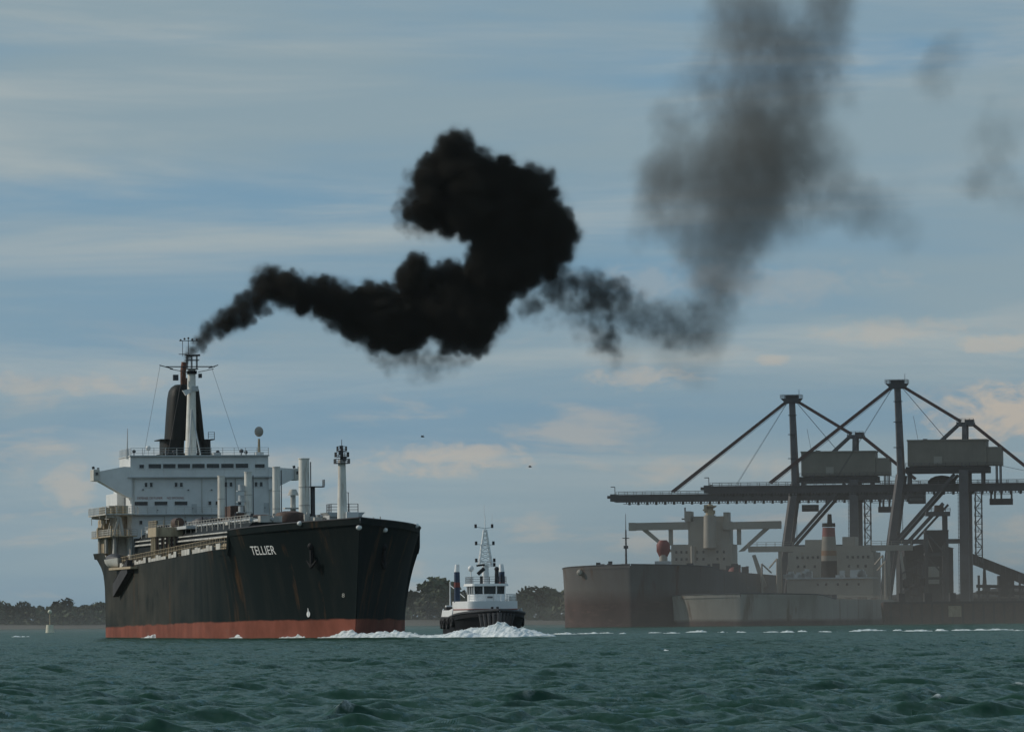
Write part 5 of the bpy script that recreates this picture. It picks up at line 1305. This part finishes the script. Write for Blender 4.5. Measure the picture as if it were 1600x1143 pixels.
if SMOKE: smoke_object('black_smoke', 'dense black smoke plume drifting right from the tanker funnel', (x0, SD - 9.5, z0), (x1, SD + 9.5, z1), .34, fill_dense, (.045, .043, .038), 1.2)
THIN = [(1105,525,30,.5),(1110,500,34,.75),(1085,540,24,.4),(1125,490,26,.9),(1128,470,34,.9),(1118,445,44,.95),(1135,420,50,1),(1125,395,52,1),(1150,375,66,1.05),(1130,340,66,1),(1170,330,76,1.05),(1195,290,76,1.1),(1160,270,70,1.1),(1180,235,72,1.0),(1215,250,64,.95),(1225,205,64,.8),(1200,185,66,.65),(1235,150,62,.62),(1262,105,60,.62),(1275,60,56,.66),(1285,20,56,.66),(1290,-25,60,.6),(1200,120,66,.55),(1180,90,70,.45),(1170,60,66,.38),(1165,10,60,.38),(1225,60,60,.45),(1150,150,60,.4),(1120,200,54,.35),(1080,250,54,.42),(1050,290,46,.45),(1035,320,40,.5),(1020,270,36,.25),(1060,340,42,.5),(1010,365,28,.25),(1045,200,40,.2),(1100,150,50,.2),(1260,260,56,.4),(1250,320,50,.3),(1300,310,46,.24),(1340,320,44,.22),(1375,330,36,.18),(1310,140,40,.2),(1300,240,50,.16),(1420,330,44,.08),
 (1535,275,30,.28),(1550,250,32,.2),(1545,215,34,.15),(1525,285,26,.25),(1560,180,40,.10),(1490,80,34,.13),(1475,110,30,.11),(1470,140,26,.12),(1580,300,44,.12),(1090,500,34,.5),(1070,480,34,.4),(1075,515,30,.45),(1040,500,32,.45),(1010,500,30,.42),(985,480,24,.3),(960,490,26,.3),(980,540,40,.10),(1050,550,40,.14),(1090,570,34,.12),(960,560,34,.08),(1130,510,16,.8)]
def fill_thin(mn, n, vox):
    g = np.random.default_rng(23)
    wx = [fractal(n, [k*vox/10.0 for k in n], 6, 60 + i, .68)*6.5 for i in range(3)]
    nz = fractal(n, [n[0]*vox/6.0, n[1]*vox/6, n[2]*vox/9.0], 6, 99, .74)
    X = [mn[i] + vox*np.arange(n[i]) for i in range(3)]
    F = np.zeros(n, np.float32)
    for px, py, r, w in THIN:
        w = min(w*1.0, .25 + .75*w) if w > .7 else w*1.55
        x, z = sp(px, py); r *= ks*1.48; y = SD + 2 + g.normal(0, .25)*r; c = (x, y, z)
        lo = [max(0, int((c[i] - r - 7 - mn[i])/vox)) for i in range(3)]; hi = [min(n[i], int((c[i] + r + 7 - mn[i])/vox) + 2) for i in range(3)]
        if any(h <= l for l, h in zip(lo, hi)): continue
        sl = tuple(slice(l, h) for l, h in zip(lo, hi)); f = min(1, r/4.5)
        d = ((X[0][sl[0]][:, None, None] + wx[0][sl]*f - x)**2 + (X[1][sl[1]][None, :, None] + wx[1][sl]*f - y)**2 + (X[2][sl[2]][None, None, :] + wx[2][sl]*f - z)**2)
        v = np.clip(1 - np.sqrt(d)/r, 0, 1); v = v*v*(3 - 2*v)*w
        F[sl] = F[sl] + v*(1 - .55*np.clip(F[sl], 0, 1))
    F = np.clip(F*(1 + 2.9*nz) - .02, 0, None)
    return 1.15*(1 - np.exp(-1.25*F**.85))
x0, z1 = sp(930, -70); x1, z0 = sp(1680, 640)
if SMOKE: smoke_object('grey_smoke', 'thin grey smoke cloud spreading upward at the upper right', (x0, SD - 13, z0), (x1, SD + 17, z1), .52, fill_thin, (.19, .17, .145), .118)

# ------------------------------------------------------------------ haze: a closed box of even air
HAZE_D = 0.000012
if HAZE:
    hb_ = MB().box((-1500, -150, -6), (1500, 3700, 132))
    m = bpy.data.materials.new('haze'); m.use_nodes = True; t = m.node_tree; t.nodes.clear()
    pv = t.nodes.new('ShaderNodeVolumePrincipled'); o = t.nodes.new('ShaderNodeOutputMaterial'); t.links.new(pv.outputs[0], o.inputs['Volume'])
    pv.inputs['Color'].default_value = (.80, .80, .80, 1); pv.inputs['Density'].default_value = HAZE_D
    tag(hb_.build('haze', m), 'even pale air over the whole harbour', None, None, 'stuff')
# coal dust and funnel smoke hanging over the docks on the right
def fill_dust(mn, n, vox):
    X, Y, Z = np.meshgrid(*[np.linspace(-1, 1, k) for k in n], indexing='ij')
    nz = fractal(n, [5, 3, 2], 4, 5, .6)
    e = np.clip((1 - np.abs(X))/.45, 0, 1)*np.clip((1 - np.abs(Y))/.5, 0, 1)*np.exp(-(Z + 1)*1.6)*np.clip((1 - Z)/.3, 0, 1)
    return np.clip(e*(1 + .9*nz), 0, None)
if SMOKE: smoke_object('dock_dust', 'thin brownish dust and smoke hanging over the docked ships and cranes', (-20, 1700, .5), (330, 2060, 85), 8.0, fill_dust, (.30, .27, .24), .0022)

# thin mist lying over the far channel and the shore
def fill_mist(mn, n, vox):
    X, Y, Z = np.meshgrid(*[np.linspace(-1, 1, k) for k in n], indexing='ij')
    nz = fractal(n, [6, 6, 2], 3, 9, .6)
    return np.clip(np.clip((1 - np.abs(X))/.3, 0, 1)*np.clip((1 - np.abs(Y))/.6, 0, 1)*(np.exp(-(Z + 1)*1.3) + 1.6*np.exp(-(Z + 1)*8))*np.clip((1 - Z)/.4, 0, 1)*(1 + .6*nz), 0, None)
if SMOKE: smoke_object('channel_mist', 'thin grey mist over the far channel before the tree line', (-700, 1130, .5), (700, 2900, 80), 10.0, fill_mist, (.50, .49, .48), .00011)
